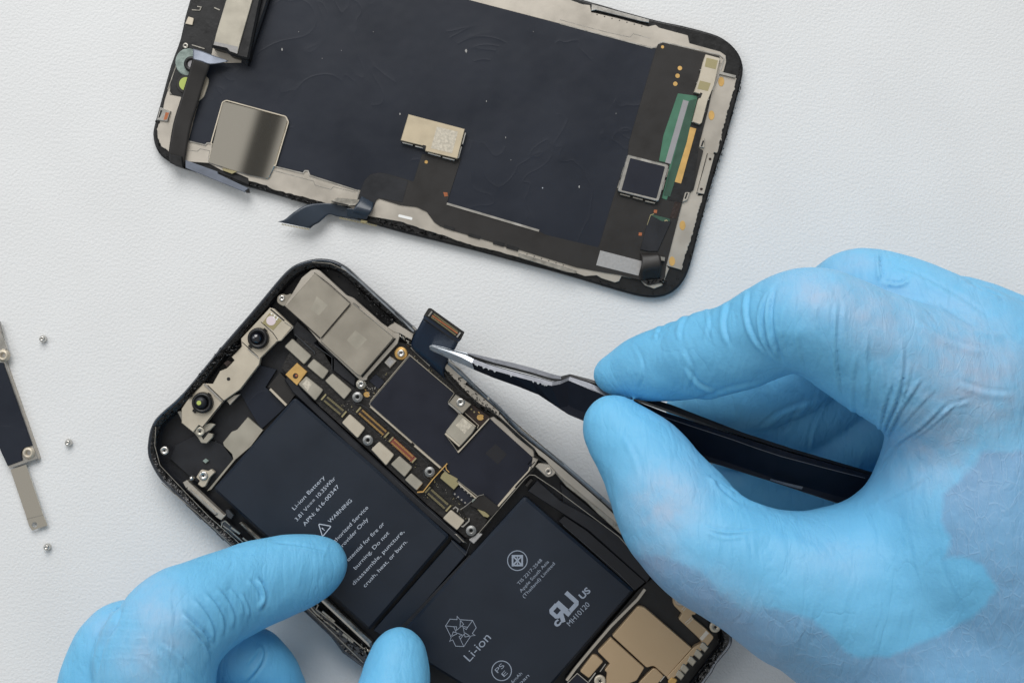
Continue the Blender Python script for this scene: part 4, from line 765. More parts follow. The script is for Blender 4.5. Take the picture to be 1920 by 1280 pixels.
    strips('board_line', [(Z('J', (1600, 200), (1830, 420)), 2.2, 4.9, False)], 'edge', B, .1)
    # large graphite covered cans with a nickel rim
    c1 = [(769, 667), (851, 737), (839, 754), (860, 776), (834, 814), (860, 850), (829, 876), (775, 829), (693, 757)]
    c3 = [(918, 784), (999, 857), (996, 877), (980, 893), (932, 951), (898, 931), (828, 877), (860, 849)]
    for q in (c1, c3):
        qq = ccw(rnd(q, 2, 2)); big = inset(qq, 2.2)
        if ar(big) < ar(qq): big = inset(qq, -2.2)
        s_ = prism('large_can', big, 5.3, 4.0, 'edge', B, bev=.12); prism('graphite_film', qq, 5.45, 5.2, 'chip', s_, bev=.05)
    for a, b, w in [((694, 762), (772, 830), 3), ((777, 835), (826, 877), 4), ((858, 905), (894, 935), 3.2), ((932, 952), (966, 914), 2.6), ((768, 664), (694, 752), 1.2), ((766, 664), (850, 735), 1.2), ((916, 786), (858, 848), 2.6)]:
        prism('can_rim', rect(a, b, w), 5.75, 4.2, 'paleshield', B, bev=.12)
    prism('dark_etch', Z('M', (1080, 715), (1220, 840), (1110, 960), (960, 830)), 5.48, 5.4, 'hole', B, bev=0).data.materials[0] = mat('faint_etch', (20, 20, 26), .6, 0, .3, 2200)
    # SIM area / screw clamp near the rail
    prism('brown_board', Z('K', (1590, 210), (1690, 110), (1910, 260), (1890, 300), (1780, 400), (1740, 360), (1610, 240)), 5.6, 4.2, 'pcbbrown', B, bev=.05)
    apple('K', (1797, 268), 6.6, 5.68)
    multi('solder_dot', [(circ(*Z('K', q)[0], 1.7, 8), 5.68, 5.5) for q in [(1688, 172), (1722, 205)]], 'olive', B, bev=0)
    cp = prism('clamp_plate', Z('K', (1420, 95), (1500, -5), (1690, 115), (1580, 230)), 7.0, 5.4, 'goldbeige', B, bev=.15); cp.data.materials[0] = M['bronze']
    strips('clamp_flange', [(Z('K', (1415, 100), (1560, 220)), 3.5, 6.8, False)], 'steel', cp, .8)
    screw(cp, *Z('K', (1558, 90))[0], 8, 7.3)
    xp = prism('shield_can', rnd(Z('K', (1372, 450), (1548, 222), (1745, 385), (1700, 460), (1560, 615)), [5, 3, 4, 1, 1]), 6.6, 5.3, 'satin', B, bev=.2)
    strips('can_flange', [(Z('K', (1375, 462), (1548, 615)), 3.4, 6.5, False), (Z('K', (1555, 228), (1740, 380)), 1.4, 6.65, False)], 'paleshield', xp, .8)
    prism('etched_patch', Z('K', (1590, 275), (1700, 365), (1605, 465), (1500, 365)), 6.63, 6.5, 'code', xp, bev=0)
    strips('can_gap', [(Z('K', (1745, 395), (1540, 650)), 2.4, 5.7, False)], 'hole', B, .1)
    strips('can_lip', [(Z('K', (1900, 285), (1530, 690)), 2.2, 6.1, False), (Z('K', (1610, 215), (1775, 365), (1760, 400)), .9, 6.0, False)], 'paleshield', B, .5)
    sl = prism('screw_lug', rnd(Z('M', (1600, 950), (1720, 948), (1815, 1055), (1775, 1100), (1720, 1118), (1690, 1110), (1560, 990)), [2, 3, 4, 4, 4, 4, 2]), 6.0, 4, 'beige', P, bev=.2)
    screw(sl, *Z('M', (1718, 1048))[0], 7.2, 6.2, 'beige')
    prism('lug_mount', Z('M', (1450, 960), (1520, 865), (1600, 900), (1530, 1010)), 5.4, 4, 'beige', P, bev=.15)
    strips('mount_slot', [(Z('M', (1470, 965), (1525, 900)), 1.6, 5.45, False), (Z('M', (1510, 975), (1555, 930)), 1.6, 5.45, False)], 'hole', P, .05)
    strips('tray_edge', [(Z('M', (1500, 990), (1480, 1040), (1320, 1210)) + Z('N', (1240, 560)), 2.4, 5.6, False)], 'paleshield', P, .4)
    # flex divider, olive parts, dotted chip, folded flex at board's lower end
    strips('gold_divider', [(Z('N', (270, 400), (340, 395), (460, 240), (630, 55)), 1.8, 6.2, False)], 'gold', B, 1.4)
    strips('gold_spring', [(Z('N', (610, 80), (620, 125), (655, 160)), 1.4, 6.2, False)], 'gold', B, .4)
    op = prism('olive_part', Z('N', (560, 195), (600, 150), (760, 240), (745, 270), (775, 300), (710, 370), (545, 230)), 5.8, 4.2, 'olive', B, bev=.1)
    dc = prism('dotted_chip', Z('N', (690, 420), (770, 320), (950, 460), (870, 570)), 4.9, 4.2, 'chip', B, bev=.05)
    multi('solder_dot', [(circ(*Z('N', (q))[0], 1.7, 8), 4.98, 4.8) for q in [(797, 335), (838, 372), (878, 408), (917, 443), (722, 420), (763, 455), (803, 490), (845, 524)]], 'steel', dc, bev=0)
    prism('pale_tab', Z('N', (930, 490), (965, 465), (990, 480), (930, 540)), 5.4, 4.2, 'clear', B, bev=.1)
    prism('black_flex', rnd(Z('N', (900, 555), (1030, 430), (1080, 440), (1265, 590), (1160, 690), (1100, 640), (990, 600)), 2), 6.3, 4.2, 'flex', B, bev=.1)
    prism('black_flex', Z('N', (800, 600), (900, 540), (1000, 610), (1120, 730), (1040, 850), (980, 880), (900, 780)), 5.2, 4.2, 'pcb', B, bev=.1)
    prism('flex_clip', Z('N', (990, 605), (1045, 595), (1140, 680), (1120, 705), (1065, 690)), 6.2, 4.5, 'olive', B, bev=.1)
    strips('spring_wire', [(Z('N', (895, 710), (890, 745), (820, 810), (800, 805)), 2.4, 6.0, False), (Z('N', (700, 600), (730, 575), (760, 600), (750, 635)), 2.2, 5.6, False), (Z('N', (780, 610), (830, 580), (1010, 440), (1070, 425)), .9, 6.5, False)], 'steel', B, .5)
    # flex tail held by the tweezers
    fl = loft('display_flex', [(Z('L', (430, 810))[0] + (4.6,), Z('L', (770, 1095))[0] + (4.6,)), (Z('L', (310, 700))[0] + (5.0,), Z('L', (610, 960))[0] + (5.0,)), (Z('L', (205, 590))[0] + (6.6,), Z('L', (600, 850))[0] + (6.4,)), (Z('L', (212, 500))[0] + (7.6,), Z('L', (640, 735))[0] + (7.4,)),
                             (Z('L', (270, 370))[0] + (8.9,), Z('L', (725, 600))[0] + (8.9,)), (Z('L', (340, 235))[0] + (10.0,), Z('L', (765, 520))[0] + (10.0,))], 'flexblue', P, .18)
    fh = prism('flex_head', rnd(Z('L', (340, 240), (352, 195), (405, 112), (435, 112), (838, 400), (825, 430), (790, 500), (765, 520)), 1.5), 10.5, 10.0, 'flexblue', P, bev=.06)
    prism('stiffener', rnd(Z('L', (352, 195), (405, 112), (435, 112), (838, 400), (825, 430), (790, 490), (600, 360)), 1.5), 10.58, 10.2, 'pcb', fh, bev=.05)
    cn = connector(fh, Z('L', (428, 180))[0], Z('L', (768, 432))[0], 11.5, 11.2, 'hole', 'olive', 'steel', 1.5)
    strips('copper_line', [(Z('L', (450, 200), (755, 415)), 2.2, 11.4, False)], 'copper', cn, .2)
    strips('fold_line', [(Z('L', (360, 245), (760, 525)), 1.6, 10.6, False)], 'hole', fh, .1)
    # ---------------- lower right: speaker module and shields
    sp = 'goldbeige'
    prism('lower_tray', [(1196, 1105), (1230, 1075), (1345, 1180), (1350, 1205), (1270, 1310), (1150, 1400), (1060, 1330), (1060, 1270), (1140, 1170)], 4.0, 1.8, 'black', P, bev=.2)
    strips('module_rail', [(Z('Q', (1005, 260), (940, 350), (700, 590), (520, 800), (380, 970), (300, 1080)), 5, 5.0, False)], 'beige', P, .8)
    spk = prism('speaker_cover', rnd(Z('Q', (945, 410), (1000, 420), (1430, 790), (1200, 1050), (1085, 945), (1020, 965), (712, 680)), [6, 6, 2, 2, 6, 3, 2]), 5.9, 3.5, sp, P, bev=.15)
    prism('antenna_cover', rnd(Z('Q', (700, 695), (1000, 965), (930, 1080), (860, 1110), (840, 1180), (640, 1180), (665, 1010), (640, 990), (690, 930), (580, 820)), 2.5), 5.9, 3.5, sp, P, bev=.15)
    prism('small_cover', rnd(Z('Q', (535, 850), (570, 855), (630, 910), (500, 1060), (420, 1000)), 3), 5.8, 3.5, sp, P, bev=.15)
    prism('small_cover', rnd(Z('Q', (1080, 970), (1110, 975), (1175, 1040), (1120, 1110), (1050, 1200), (900, 1200), (960, 1090)), 3), 5.8, 3.5, sp, P, bev=.15)
    prism('black_cover', rnd(Z('Q', (395, 1020), (510, 1120), (400, 1260), (250, 1160)), 3), 5.4, 3.5, 'chip', P, bev=.1)
    strips('cover_trim', [(Z('Q', (280, 1130), (395, 1015), (520, 1120)), 1.4, 5.6, False), (Z('Q', (560, 1010), (500, 1090)), 2, 6.0, False), (Z('Q', (650, 930), (600, 1000)), 1.6, 5.9, False), (Z('Q', (1140, 1090), (1180, 1040)), 2, 6.0, False)], 'steel', P, .3)
    screw(P, *Z('Q', (600, 1085))[0], 11, 6.2, 'paleshield')
    arm = prism('antenna_bracket', rnd(Z('Q', (1255, 330), (1305, 275), (1360, 300), (1500, 430), (1455, 490), (1425, 490), (1440, 520), (1540, 600), (1630, 690), (1570, 770), (1440, 860), (1330, 1000), (1230, 1090), (1200, 1050), (1450, 775), (1520, 740), (1490, 700), (1310, 530), (1340, 480), (1260, 400)), [6, 7, 3, 2, 2, 2, 2, 2, 5, 2, 2, 2, 2, 2, 3, 2, 2, 2, 2, 5]), 6.1, 3.5, sp, P, bev=.15)
    screw(P, *Z('Q', (1325, 355))[0], 11.5, 6.6, 'beige'); screw(P, *Z('Q', (1638, 600))[0], 10.5, 6.8, 'paleshield')
    strips('bend_line', [(Z('Q', (1335, 445), (1405, 365)), 1.3, 6.2, False), (Z('Q', (1350, 455), (1420, 372)), 1.0, 6.2, False), (Z('Q', (1365, 565), (1425, 510)), 1.2, 6.2, False), (Z('Q', (1380, 578), (1440, 520)), 1.0, 6.2, False)], 'steel', arm, .05)
    prism('bend_face', Z('Q', (1495, 700), (1555, 630), (1580, 655), (1520, 722)), 6.16, 6.0, 'steel', arm, bev=0)
    prism('cavity', Z('Q', (1440, 490), (1500, 435), (1620, 545), (1570, 605)), 4.6, 3.5, 'black', P, bev=.05)
    for a in [(1520, 735), (1470, 800), (1410, 860), (1345, 930), (1305, 985)]: prism('foam_pad', Z('Q', a, (a[0] + 20, a[1] + 5), (a[0] + 60, a[1] + 50), (a[0] + 25, a[1] + 95), (a[0] - 25, a[1] + 50)), 6.5, 5.8, 'dull', P, bev=.2).data.materials[0] = M['satin']
    prism('gold_contact', rnd(Z('Q', (1210, 1090), (1250, 1050), (1300, 1075), (1280, 1110), (1230, 1140)), 3), 6.4, 5.5, 'gold', P, bev=.2)
build_phone()
# ------------------------------------------------------------------ tweezers
def build_tweezers():
    T = thing('tweezers', 'black coated metal tweezers with bare steel tips, held by the right glove over the phone', 'tweezers', W(806, 650, 0))
    # stations: (E inner edge, T upper edge of the wide face, B lower edge of the wide face), px ; z mm
    A = [((806, 648), (805, 650), (806, 655), 11.8), ((809, 648), (808, 649), (813, 659), 12.0), ((818, 650), (817, 652), (825, 664), 12.4), ((842, 657), (841, 660), (845, 674), 13.4), ((872, 665), (868, 671), (872, 685), 14.8), ((888, 673), (885, 680), (889, 693), 15.5), ((921, 685), (918, 692), (925, 708), 17), ((960, 696), (957, 703), (970, 724), 18.6), ((1000, 706), (998, 714), (1010, 740), 20), ((1036, 716), (1034, 723), (1040, 760), 21.4),
         ((1052, 713), (1050, 720), (1052, 768), 22), ((1068, 706), (1066, 713), (1066, 777), 22.6), ((1100, 716), (1095, 725), (1092, 788), 23.6), ((1150, 736), (1140, 744), (1130, 802), 25.2), ((1250, 775), (1240, 780), (1225, 838), 28), ((1385, 818), (1374, 824), (1350, 872), 31), ((1480, 848), (1464, 855), (1445, 902), 32.5), ((1635, 890), (1622, 896), (1600, 953), 34.5), ((1740, 925), (1735, 932), (1700, 990), 36)]
    Bk = [((808, 647), (813, 647), 11.0), ((826, 650), (830, 650), 11.8), ((845, 655), (849, 656), 12.8), ((875, 661), (878, 664), 14.4), ((891, 664), (892, 669), 15.3), ((925, 672), (924, 679), 16.8), ((962, 680), (960, 688), 18.4), ((1000, 690), (998, 698), 19.8), ((1036, 701), (1035, 709), 21), ((1052, 705), (1052, 711), 21.8), ((1069, 701), (1070, 706), 22.4), ((1108, 711), (1106, 716), 23.6), ((1155, 727), (1152, 732), 25.0), ((1258, 758), (1254, 768), 27.6), ((1392, 810), (1388, 816), 30.6), ((1490, 842), (1486, 847), 32), ((1640, 886), (1638, 890), 34), ((1750, 915), (1748, 924), 35.5)]
    def arm(name, secs, m, closed=True):
        V = []; F = []; k = len(secs[0])
        for s in secs:
            for p in s: V.append(W(*p))
        for i in range(len(secs) - 1):
            for j in range(k): a = i * k + j; b = i * k + (j + 1) % k; F.append([a, b, b + k, a + k])
        F.append(list(range(k))); F.append([(len(secs) - 1) * k + j for j in reversed(range(k))])
        return fixn(link_mesh(name, V, F, m, T))
    nA = 6
    def secA(e, t, b, z): return [e + (z - .3,), t + (z,), b + (z - 1.2 - .035 * (Vector(b) - Vector(t)).length,), (b[0] + 1, b[1] - 1, z - 2.6), (e[0] + 1, e[1] - 1, z - 1.8)]
    S = [secA(*a) for a in A]; a1 = arm('arm', S[nA - 1:], ['tweezerblue', 'tweezedge'])
    k = 5
    for p in a1.data.polygons:
        if p.index < k * (len(S) - nA) and p.index % k == 0 and p.index // k < 8: p.material_index = 1
    t1 = arm('bare_tip', S[:nA], 'chrome'); t1.parent = a1
    def secB(u, l, z): return [u + (z - .2,), l + (z,), (l[0], l[1] + 5, z - 4.5), (u[0], u[1] + 1, z - 5)]
    SB = [secB(*b) for b in Bk]; a2 = arm('arm', SB[3:], ['tweezer', 'tweezedge', 'hole'])
    for p in a2.data.polygons:
        if p.index < 4 * (len(SB) - 4) and p.index % 4 == 1: p.material_index = 2
    for p in a2.data.polygons:
        if p.index < 4 * (len(SB) - 4) and p.index % 4 == 0 and p.index // 4 < 6: p.material_index = 1
    t2 = arm('bare_tip', SB[:4], 'chrome'); t2.parent = a2
    # chipped coating along the edge of the face
    ed = [(886, 680), (918, 692), (957, 703), (998, 714), (1034, 723)]
    rg = random.Random(4); it = []
    for i in range(13):
        t = rg.random() * 3.99; q = int(t); c = Vector(ed[q]).lerp(Vector(ed[q + 1]), t - q); z = 15.6 + t * 1.45
        w = rg.uniform(1.5, 4); h_ = rg.uniform(1.0, 3.2)
        it.append(([(c.x - w, c.y - .4), (c.x + w, c.y + .8), (c.x + rg.uniform(-.5, .5), c.y + h_ + 1)], z + .12, z - .3))
    multi('chipped_coating', it, 'chrome', a1, bev=0)
    pts = [(1100, 725, 23.6), (1140, 744, 25.2), (1240, 780, 28), (1374, 824, 31), (1464, 855, 32.5), (1622, 896, 34.5)]
    loft('bare_line', [((x, y - .6, z + .06), (x, y + .5, z + .06)) for x, y, z in pts], 'tweezedge', a1, .05, smooth=False, sub=2, cols=1)
    loft('bare_scuff', [((1445, 897, 32.3), (1445, 900, 32.2)), ((1475, 905, 32.4), (1473, 909, 32.3)), ((1506, 912, 32.7), (1503, 917, 32.6))], 'tweezedge', a1, .3, smooth=False, sub=2, cols=1)
build_tweezers()
# ------------------------------------------------------------------ gloved hands
def glove_mat():
    m = bpy.data.materials.new('blue_nitrile'); m.use_nodes = True; nt = m.node_tree; N = nt.nodes; Lk = nt.links
    b = N['Principled BSDF']; b.inputs['Roughness'].default_value = .5; b.inputs['Specular IOR Level'].default_value = .3
    b.inputs['Subsurface Weight'].default_value = .12; b.inputs['Subsurface Radius'].default_value = (.0010, .0018, .0026); b.inputs['Subsurface Scale'].default_value = 1.0
    tc = N.new('ShaderNodeTexCoord'); O = tc.outputs['Object']
    at = N.new('ShaderNodeAttribute'); at.attribute_name = 'cling'; sep = N.new('ShaderNodeSeparateColor'); Lk.new(at.outputs['Color'], sep.inputs[0])
    def noise(sc, det=4, vec=None, dist=0):
        n = N.new('ShaderNodeTexNoise'); n.inputs['Scale'].default_value = sc; n.inputs['Detail'].default_value = det; n.inputs['Distortion'].default_value = dist
        Lk.new(vec or O, n.inputs['Vector']); return n.outputs['Fac']
    def math_(op, a, b_=None, c=None, clamp=False):
        n = N.new('ShaderNodeMath'); n.operation = op; n.use_clamp = clamp
        for i, v in enumerate((a, b_, c)):
            if v is None: continue
            if isinstance(v, (int, float)): n.inputs[i].default_value = v
            else: Lk.new(v, n.inputs[i])
        return n.outputs[0]
    def mix(f, a, b_):
        n = N.new('ShaderNodeMix'); n.data_type = 'RGBA'
        if isinstance(f, (int, float)): n.inputs['Factor'].default_value = f
        else: Lk.new(f, n.inputs['Factor'])
        for k, v in (('A', a), ('B', b_)):
            if isinstance(v, tuple): n.inputs[k].default_value = v
            else: Lk.new(v, n.inputs[k])
        return n.outputs['Result']
    # fine cracks where the glove is stretched over damp skin
    nz = N.new('ShaderNodeTexNoise'); nz.inputs['Scale'].default_value = 120; Lk.new(O, nz.inputs['Vector'])
    mv = N.new('ShaderNodeVectorMath'); mv.operation = 'MULTIPLY_ADD'; Lk.new(nz.outputs['Color'], mv.inputs[0]); mv.inputs[1].default_value = (.004, .004, .004); Lk.new(O, mv.inputs[2])
    mp = N.new('ShaderNodeMapping'); mp.inputs['Rotation'].default_value = (0, 0, .5); mp.inputs['Scale'].default_value = (1.0, .35, .6); Lk.new(mv.outputs[0], mp.inputs[0])
    def cracks(sc, w):
        v = N.new('ShaderNodeTexVoronoi'); v.feature = 'DISTANCE_TO_EDGE'; v.inputs['Scale'].default_value = sc; Lk.new(mp.outputs[0], v.inputs['Vector'])
        return math_('SUBTRACT', 1.0, math_('DIVIDE', v.outputs['Distance'], w, clamp=True), clamp=True)
    c1 = math_('MULTIPLY', cracks(520, .05), math_('GREATER_THAN', noise(70, 2), .47)); c2 = math_('MULTIPLY', cracks(640, .06), .6); ck = math_('MAXIMUM', c1, c2)
    base = mix(math_('MULTIPLY', math_('SUBTRACT', noise(45, 5), .35), 1.2, clamp=True), rgb(104, 178, 218), rgb(120, 190, 228))
    edge_n = math_('MULTIPLY', math_('SUBTRACT', noise(150, 6), .5), .55)
    pale = math_('SMOOTH_MIN' if False else 'MULTIPLY', math_('ADD', sep.outputs[0], math_('MULTIPLY', edge_n, sep.outputs[0])), 1.0, clamp=True)
    pf = math_('MULTIPLY', pale, math_('MULTIPLY', noise(260, 6), 1.35))
    col = mix(pf, base, rgb(164, 180, 202))
    wet = math_('MULTIPLY', math_('SUBTRACT', math_('ADD', sep.outputs[1], edge_n), .5), 5.0, clamp=True)
    col = mix(math_('MULTIPLY', wet, math_('ADD', .32, math_('MULTIPLY', noise(60, 5), .45))), col, rgb(118, 142, 176))
    tot = math_('MAXIMUM', math_('MULTIPLY', pale, .6), math_('MULTIPLY', wet, .5))
    col = mix(math_('MULTIPLY', ck, math_('MULTIPLY', tot, .34)), col, rgb(176, 200, 222))
    # tiny pale flecks
    Lk.new(col, b.inputs['Base Color'])
    b1 = N.new('ShaderNodeBump'); b1.inputs['Strength'].default_value = .5; b1.inputs['Distance'].default_value = .00012
    Lk.new(math_('ADD', noise(1500, 3), math_('MULTIPLY', math_('MULTIPLY', ck, tot), 1.6)), b1.inputs['Height'])
    b2 = N.new('ShaderNodeBump'); b2.inputs['Strength'].default_value = .45; b2.inputs['Distance'].default_value = .0013
    mp2 = N.new('ShaderNodeMapping'); mp2.inputs['Rotation'].default_value = (0, 0, -.45); mp2.inputs['Scale'].default_value = (2.2, .8, 1); Lk.new(O, mp2.inputs[0])
    mp3 = N.new('ShaderNodeMapping'); mp3.inputs['Rotation'].default_value = (0, 0, .5); mp3.inputs['Scale'].default_value = (1.8, .6, .9); Lk.new(O, mp3.inputs[0])
    rid = math_('POWER', math_('SUBTRACT', 1.0, math_('ABSOLUTE', math_('SUBTRACT', math_('MULTIPLY', noise(70, 3, mp3.outputs[0], 1.2), 2.0), 1.0))), 14.0)
    hgt = math_('ADD', math_('ADD', noise(110, 2, mp2.outputs[0], .6), math_('MULTIPLY', rid, -.11)), math_('MULTIPLY', noise(330, 3, mp3.outputs[0], .8), .16))
    Lk.new(hgt, b2.inputs['Height']); Lk.new(b2.outputs[0], b1.inputs['Normal']); Lk.new(b1.outputs[0], b.inputs['Normal'])
    return m
M['glove'] = glove_mat()
def node(px, py, z, r): k = (H - z * .001) / H / PPM; w = W(px, py, z); return (w[0], w[1], w[2], r * k)
def smin(a, b, k):
    h = np.clip(.5 + .5 * (b - a) / k, 0, 1); return b * (1 - h) + a * h - k * h * (1 - h)
def cone(P, a, b, zs=1.0):
    A = np.array(a[:3]); B = np.array(b[:3]); D = B - A; L = (D * D).sum() + 1e-12
    h = np.clip(((P[0] - A[0]) * D[0] + (P[1] - A[1]) * D[1] + (P[2] - A[2]) * D[2]) / L, 0, 1)
    dx = P[0] - A[0] - h * D[0]; dy = P[1] - A[1] - h * D[1]; dz = (P[2] - A[2] - h * D[2]) / zs
    return np.sqrt(dx * dx + dy * dy + dz * dz) - (a[3] + (b[3] - a[3]) * h)
def dense(nodes, sub=3):
    """Catmull-Rom resampling of a finger's axis and radii"""
    A = np.array([node(*q) for q in nodes]); n = len(A); out = []
    for i in range(n - 1):
        p0, p1, p2, p3 = A[max(i - 1, 0)], A[i], A[i + 1], A[min(i + 2, n - 1)]
        for s in range(sub):
            t = s / sub; out.append(0.5 * ((2 * p1) + (-p0 + p2) * t + (2 * p0 - 5 * p1 + 4 * p2 - p3) * t * t + (-p0 + 3 * p1 - 3 * p2 + p3) * t ** 3))
    out.append(A[-1]); return out
def surface_nets(S, org, h):
    ins_ = S < 0; nx, ny, nz = S.shape
    c = [S[i:nx - 1 + i, j:ny - 1 + j, k:nz - 1 + k] for i in (0, 1) for j in (0, 1) for k in (0, 1)]
    b = [q < 0 for q in c]; any_ = b[0].copy(); all_ = b[0].copy()
    for q in b[1:]: any_ |= q; all_ &= q
    act = any_ & ~all_; idx = np.argwhere(act); I = tuple(idx.T); pos = np.zeros((len(idx), 3)); cnt = np.zeros(len(idx))
    cv = [q[I] for q in c]; offs = [(i, j, k) for i in (0, 1) for j in (0, 1) for k in (0, 1)]
    for a in range(8):
        for d in range(3):
            o = list(offs[a])
            if o[d] == 1: continue
            o[d] = 1; e = offs.index(tuple(o)); va, ve = cv[a], cv[e]; m = (va < 0) != (ve < 0)
            t = np.where(m, va / np.where(m, va - ve, 1), 0); p = np.array(offs[a], float)[None, :].repeat(len(idx), 0); p[:, d] += t
            pos[m] += p[m]; cnt[m] += 1
    pos = (idx + pos / cnt[:, None]) * h + np.array(org)
    vid = -np.ones(act.shape, int); vid[I] = np.arange(len(idx)); Q = []
    for d in range(3):
        sl0 = [slice(None)] * 3; sl1 = [slice(None)] * 3; sl0[d] = slice(0, -1); sl1[d] = slice(1, None)
        x = ins_[tuple(sl0)] != ins_[tuple(sl1)]; e = np.argwhere(x); u, v = [(1, 2), (2, 0), (0, 1)][d]
        ok = (e[:, u] > 0) & (e[:, v] > 0) & (e[:, u] < S.shape[u] - 1) & (e[:, v] < S.shape[v] - 1); e = e[ok]
        def at(du, dv):
            q = e.copy(); q[:, u] -= du; q[:, v] -= dv; return vid[q[:, 0], q[:, 1], q[:, 2]]
        q = np.stack([at(1, 1), at(0, 1), at(0, 0), at(1, 0)], 1); fl = ins_[e[:, 0], e[:, 1], e[:, 2]]; q[~fl] = q[~fl][:, ::-1]; Q.append(q)
    Q = np.concatenate(Q); Q = Q[(Q >= 0).all(1)]
    return pos, Q
def seg_dist(px, py, pl):
    best = np.full(px.shape, 1e9); side = np.zeros(px.shape); tt = np.zeros(px.shape); n = len(pl) - 1
    for i in range(n):
        ax, ay = pl[i]; bx, by = pl[i + 1]; dx, dy = bx - ax, by - ay; L = dx * dx + dy * dy
        h = np.clip(((px - ax) * dx + (py - ay) * dy) / L, 0, 1); ex, ey = px - ax - h * dx, py - ay - h * dy; d = np.sqrt(ex * ex + ey * ey); m = d < best
        best[m] = d[m]; side[m] = np.sign((dx * ey - dy * ex)[m]); tt[m] = ((i + h) / n)[m]
    return best, side, tt
def poly_sd(px, py, pl):
    q = pl + [pl[0]]; d, _, _ = seg_dist(px, py, q); ins_ = np.zeros(px.shape, bool)
    for i in range(len(pl)):
        (x1, y1), (x2, y2) = pl[i], q[i + 1]
        if y1 == y2: continue
        c = ((y1 > py) != (y2 > py)) & (px < (x2 - x1) * (py - y1) / (y2 - y1) + x1); ins_ ^= c
    return np.where(ins_, -d, d)
def build_glove(label, fingers, palm, folds, pale, loose, h=.0009, kf=.002, kp=.007, palm_k=.012, side_cut=None, cuts=()):
    allp = [q for f in fingers for q in dense(f[0])] + [node(*q) for a, b in palm for q in (a, b)]
    A = np.array(allp); lo = (A[:, :3] - A[:, 3:4]).min(0) - .004; hi = (A[:, :3] + A[:, 3:4]).max(0) + .004
    if side_cut: lo, hi = side_cut(lo, hi)
    lo[2] = max(lo[2], -.001); nn = np.ceil((hi - lo) / h).astype(int) + 1
    g = [(lo[d] + h * np.arange(nn[d])).astype(np.float32) for d in range(3)]; P = (g[0][:, None, None], g[1][None, :, None], g[2][None, None, :])
    pal = None
    for a, b in palm:
        c = cone(P, node(*a), node(*b)).astype(np.float32); pal = c if pal is None else smin(pal, c, palm_k)
    tot = pal
    for f in fingers:
        nodes, kpf = f[0], f[1]; ds = dense(nodes); D = None
        for i in range(len(ds) - 1):
            a, b = ds[i], ds[i + 1]; R = max(a[3], b[3]) + .03
            c = cone(P, a, b).astype(np.float32); D = c if D is None else smin(D, c, kf)
        tot = np.minimum(tot, smin(pal, D, kpf)) if len(f) < 3 else smin(tot, D, f[2])
    # flat where it rests on the table, and closed at the limits of the grid
    tot = np.maximum(tot, -(P[2] - .0004) + 0 * tot)
    for sl in ((0, slice(None), slice(None)), (-1, slice(None), slice(None)), (slice(None), 0, slice(None)), (slice(None), -1, slice(None)), (slice(None), slice(None), 0), (slice(None), slice(None), -1)):
        tot[sl] = np.maximum(tot[sl], h * .5)
    pos, Q = surface_nets(tot, lo, h)
    me = bpy.data.meshes.new('gloved_hand'); me.from_pydata(pos.tolist(), [], Q.tolist()); me.update()
    ob = bpy.data.objects.new('tmp', me); COL.objects.link(ob)
    sm = ob.modifiers.new('s', 'SMOOTH'); sm.factor = .5; sm.iterations = 4
    sb = ob.modifiers.new('b', 'SUBSURF'); sb.levels = 1; sb.render_levels = 1
    me2 = bpy.data.meshes.new_from_object(ob.evaluated_get(bpy.context.evaluated_depsgraph_get())); bpy.data.objects.remove(ob)
    n = len(me2.vertices); co = np.empty(n * 3); me2.vertices.foreach_get('co', co); co = co.reshape(-1, 3)
    nr = np.empty(n * 3); me2.vertices.foreach_get('normal', nr); nr = nr.reshape(-1, 3)
    k = H / (H - co[:, 2]) * PPM; px = 960 + co[:, 0] * k; py = 640 - co[:, 1] * k; z = co[:, 2] * 1000
    up = np.clip((nr[:, 2] + .35) / .5, 0, 1); dsp = np.zeros(n)
    for f in folds:
        pl, w, dep, zmin = f[:4]; w *= .85; dep *= .95; zmax = f[4] if len(f) > 4 else 999
        pl = curve(pl); xs = [p[0] for p in pl]; ys = [p[1] for p in pl]
        m = (px > min(xs) - 6 * w) & (px < max(xs) + 6 * w) & (py > min(ys) - 6 * w) & (py < max(ys) + 6 * w) & (z > zmin) & (z < zmax)
        if not m.any(): continue
        d, s, t = seg_dist(px[m], py[m], pl); taper = np.clip(np.sin(np.pi * np.clip(t, 0.02, .98)) * 1.6, 0, 1); sd = d * s
        v = -.8 * np.exp(-(sd / (.75 * w)) ** 2) + .8 * np.exp(-((sd - 1.9 * w) / (1.25 * w)) ** 2)
        dsp[m] += v * dep * taper * up[m]
    from mathutils import noise as mn
    for sc, am in ((55, .5), (170, .16)):
        dsp += np.array([mn.noise((c[0] * sc, c[1] * sc * 1.6, c[2] * sc)) for c in co.tolist()]) * am
    co += nr * (dsp * .001)[:, None]; co[:, 2] = np.maximum(co[:, 2], .0003)
    cl = np.zeros((n, 4)); cl[:, 3] = 1
    for (x, y), (rx, ry), an, st, zr in pale:
        ca, sa = math.cos(an), math.sin(an); u = ((px - x) * ca + (py - y) * sa) / rx; v = (-(px - x) * sa + (py - y) * ca) / ry
        g_ = np.exp(-(u * u + v * v)) * st; g_[(z < zr)] = 0; cl[:, 0] = np.maximum(cl[:, 0], g_)
    if loose:
        sd = poly_sd(px, py, loose); cl[:, 1] = np.clip(.5 + sd / 60.0, 0, 1); cl[:, 1][z < 12] = 0
    at = me2.color_attributes.new('cling', 'FLOAT_COLOR', 'POINT'); at.data.foreach_set('color', cl.astype(np.float32).ravel())
    base = W(*loc_base(co, px, py)); co -= np.array(base)
    me2.vertices.foreach_set('co', co.astype(np.float32).ravel()); me2.polygons.foreach_set('use_smooth', [True] * len(me2.polygons)); me2.update()
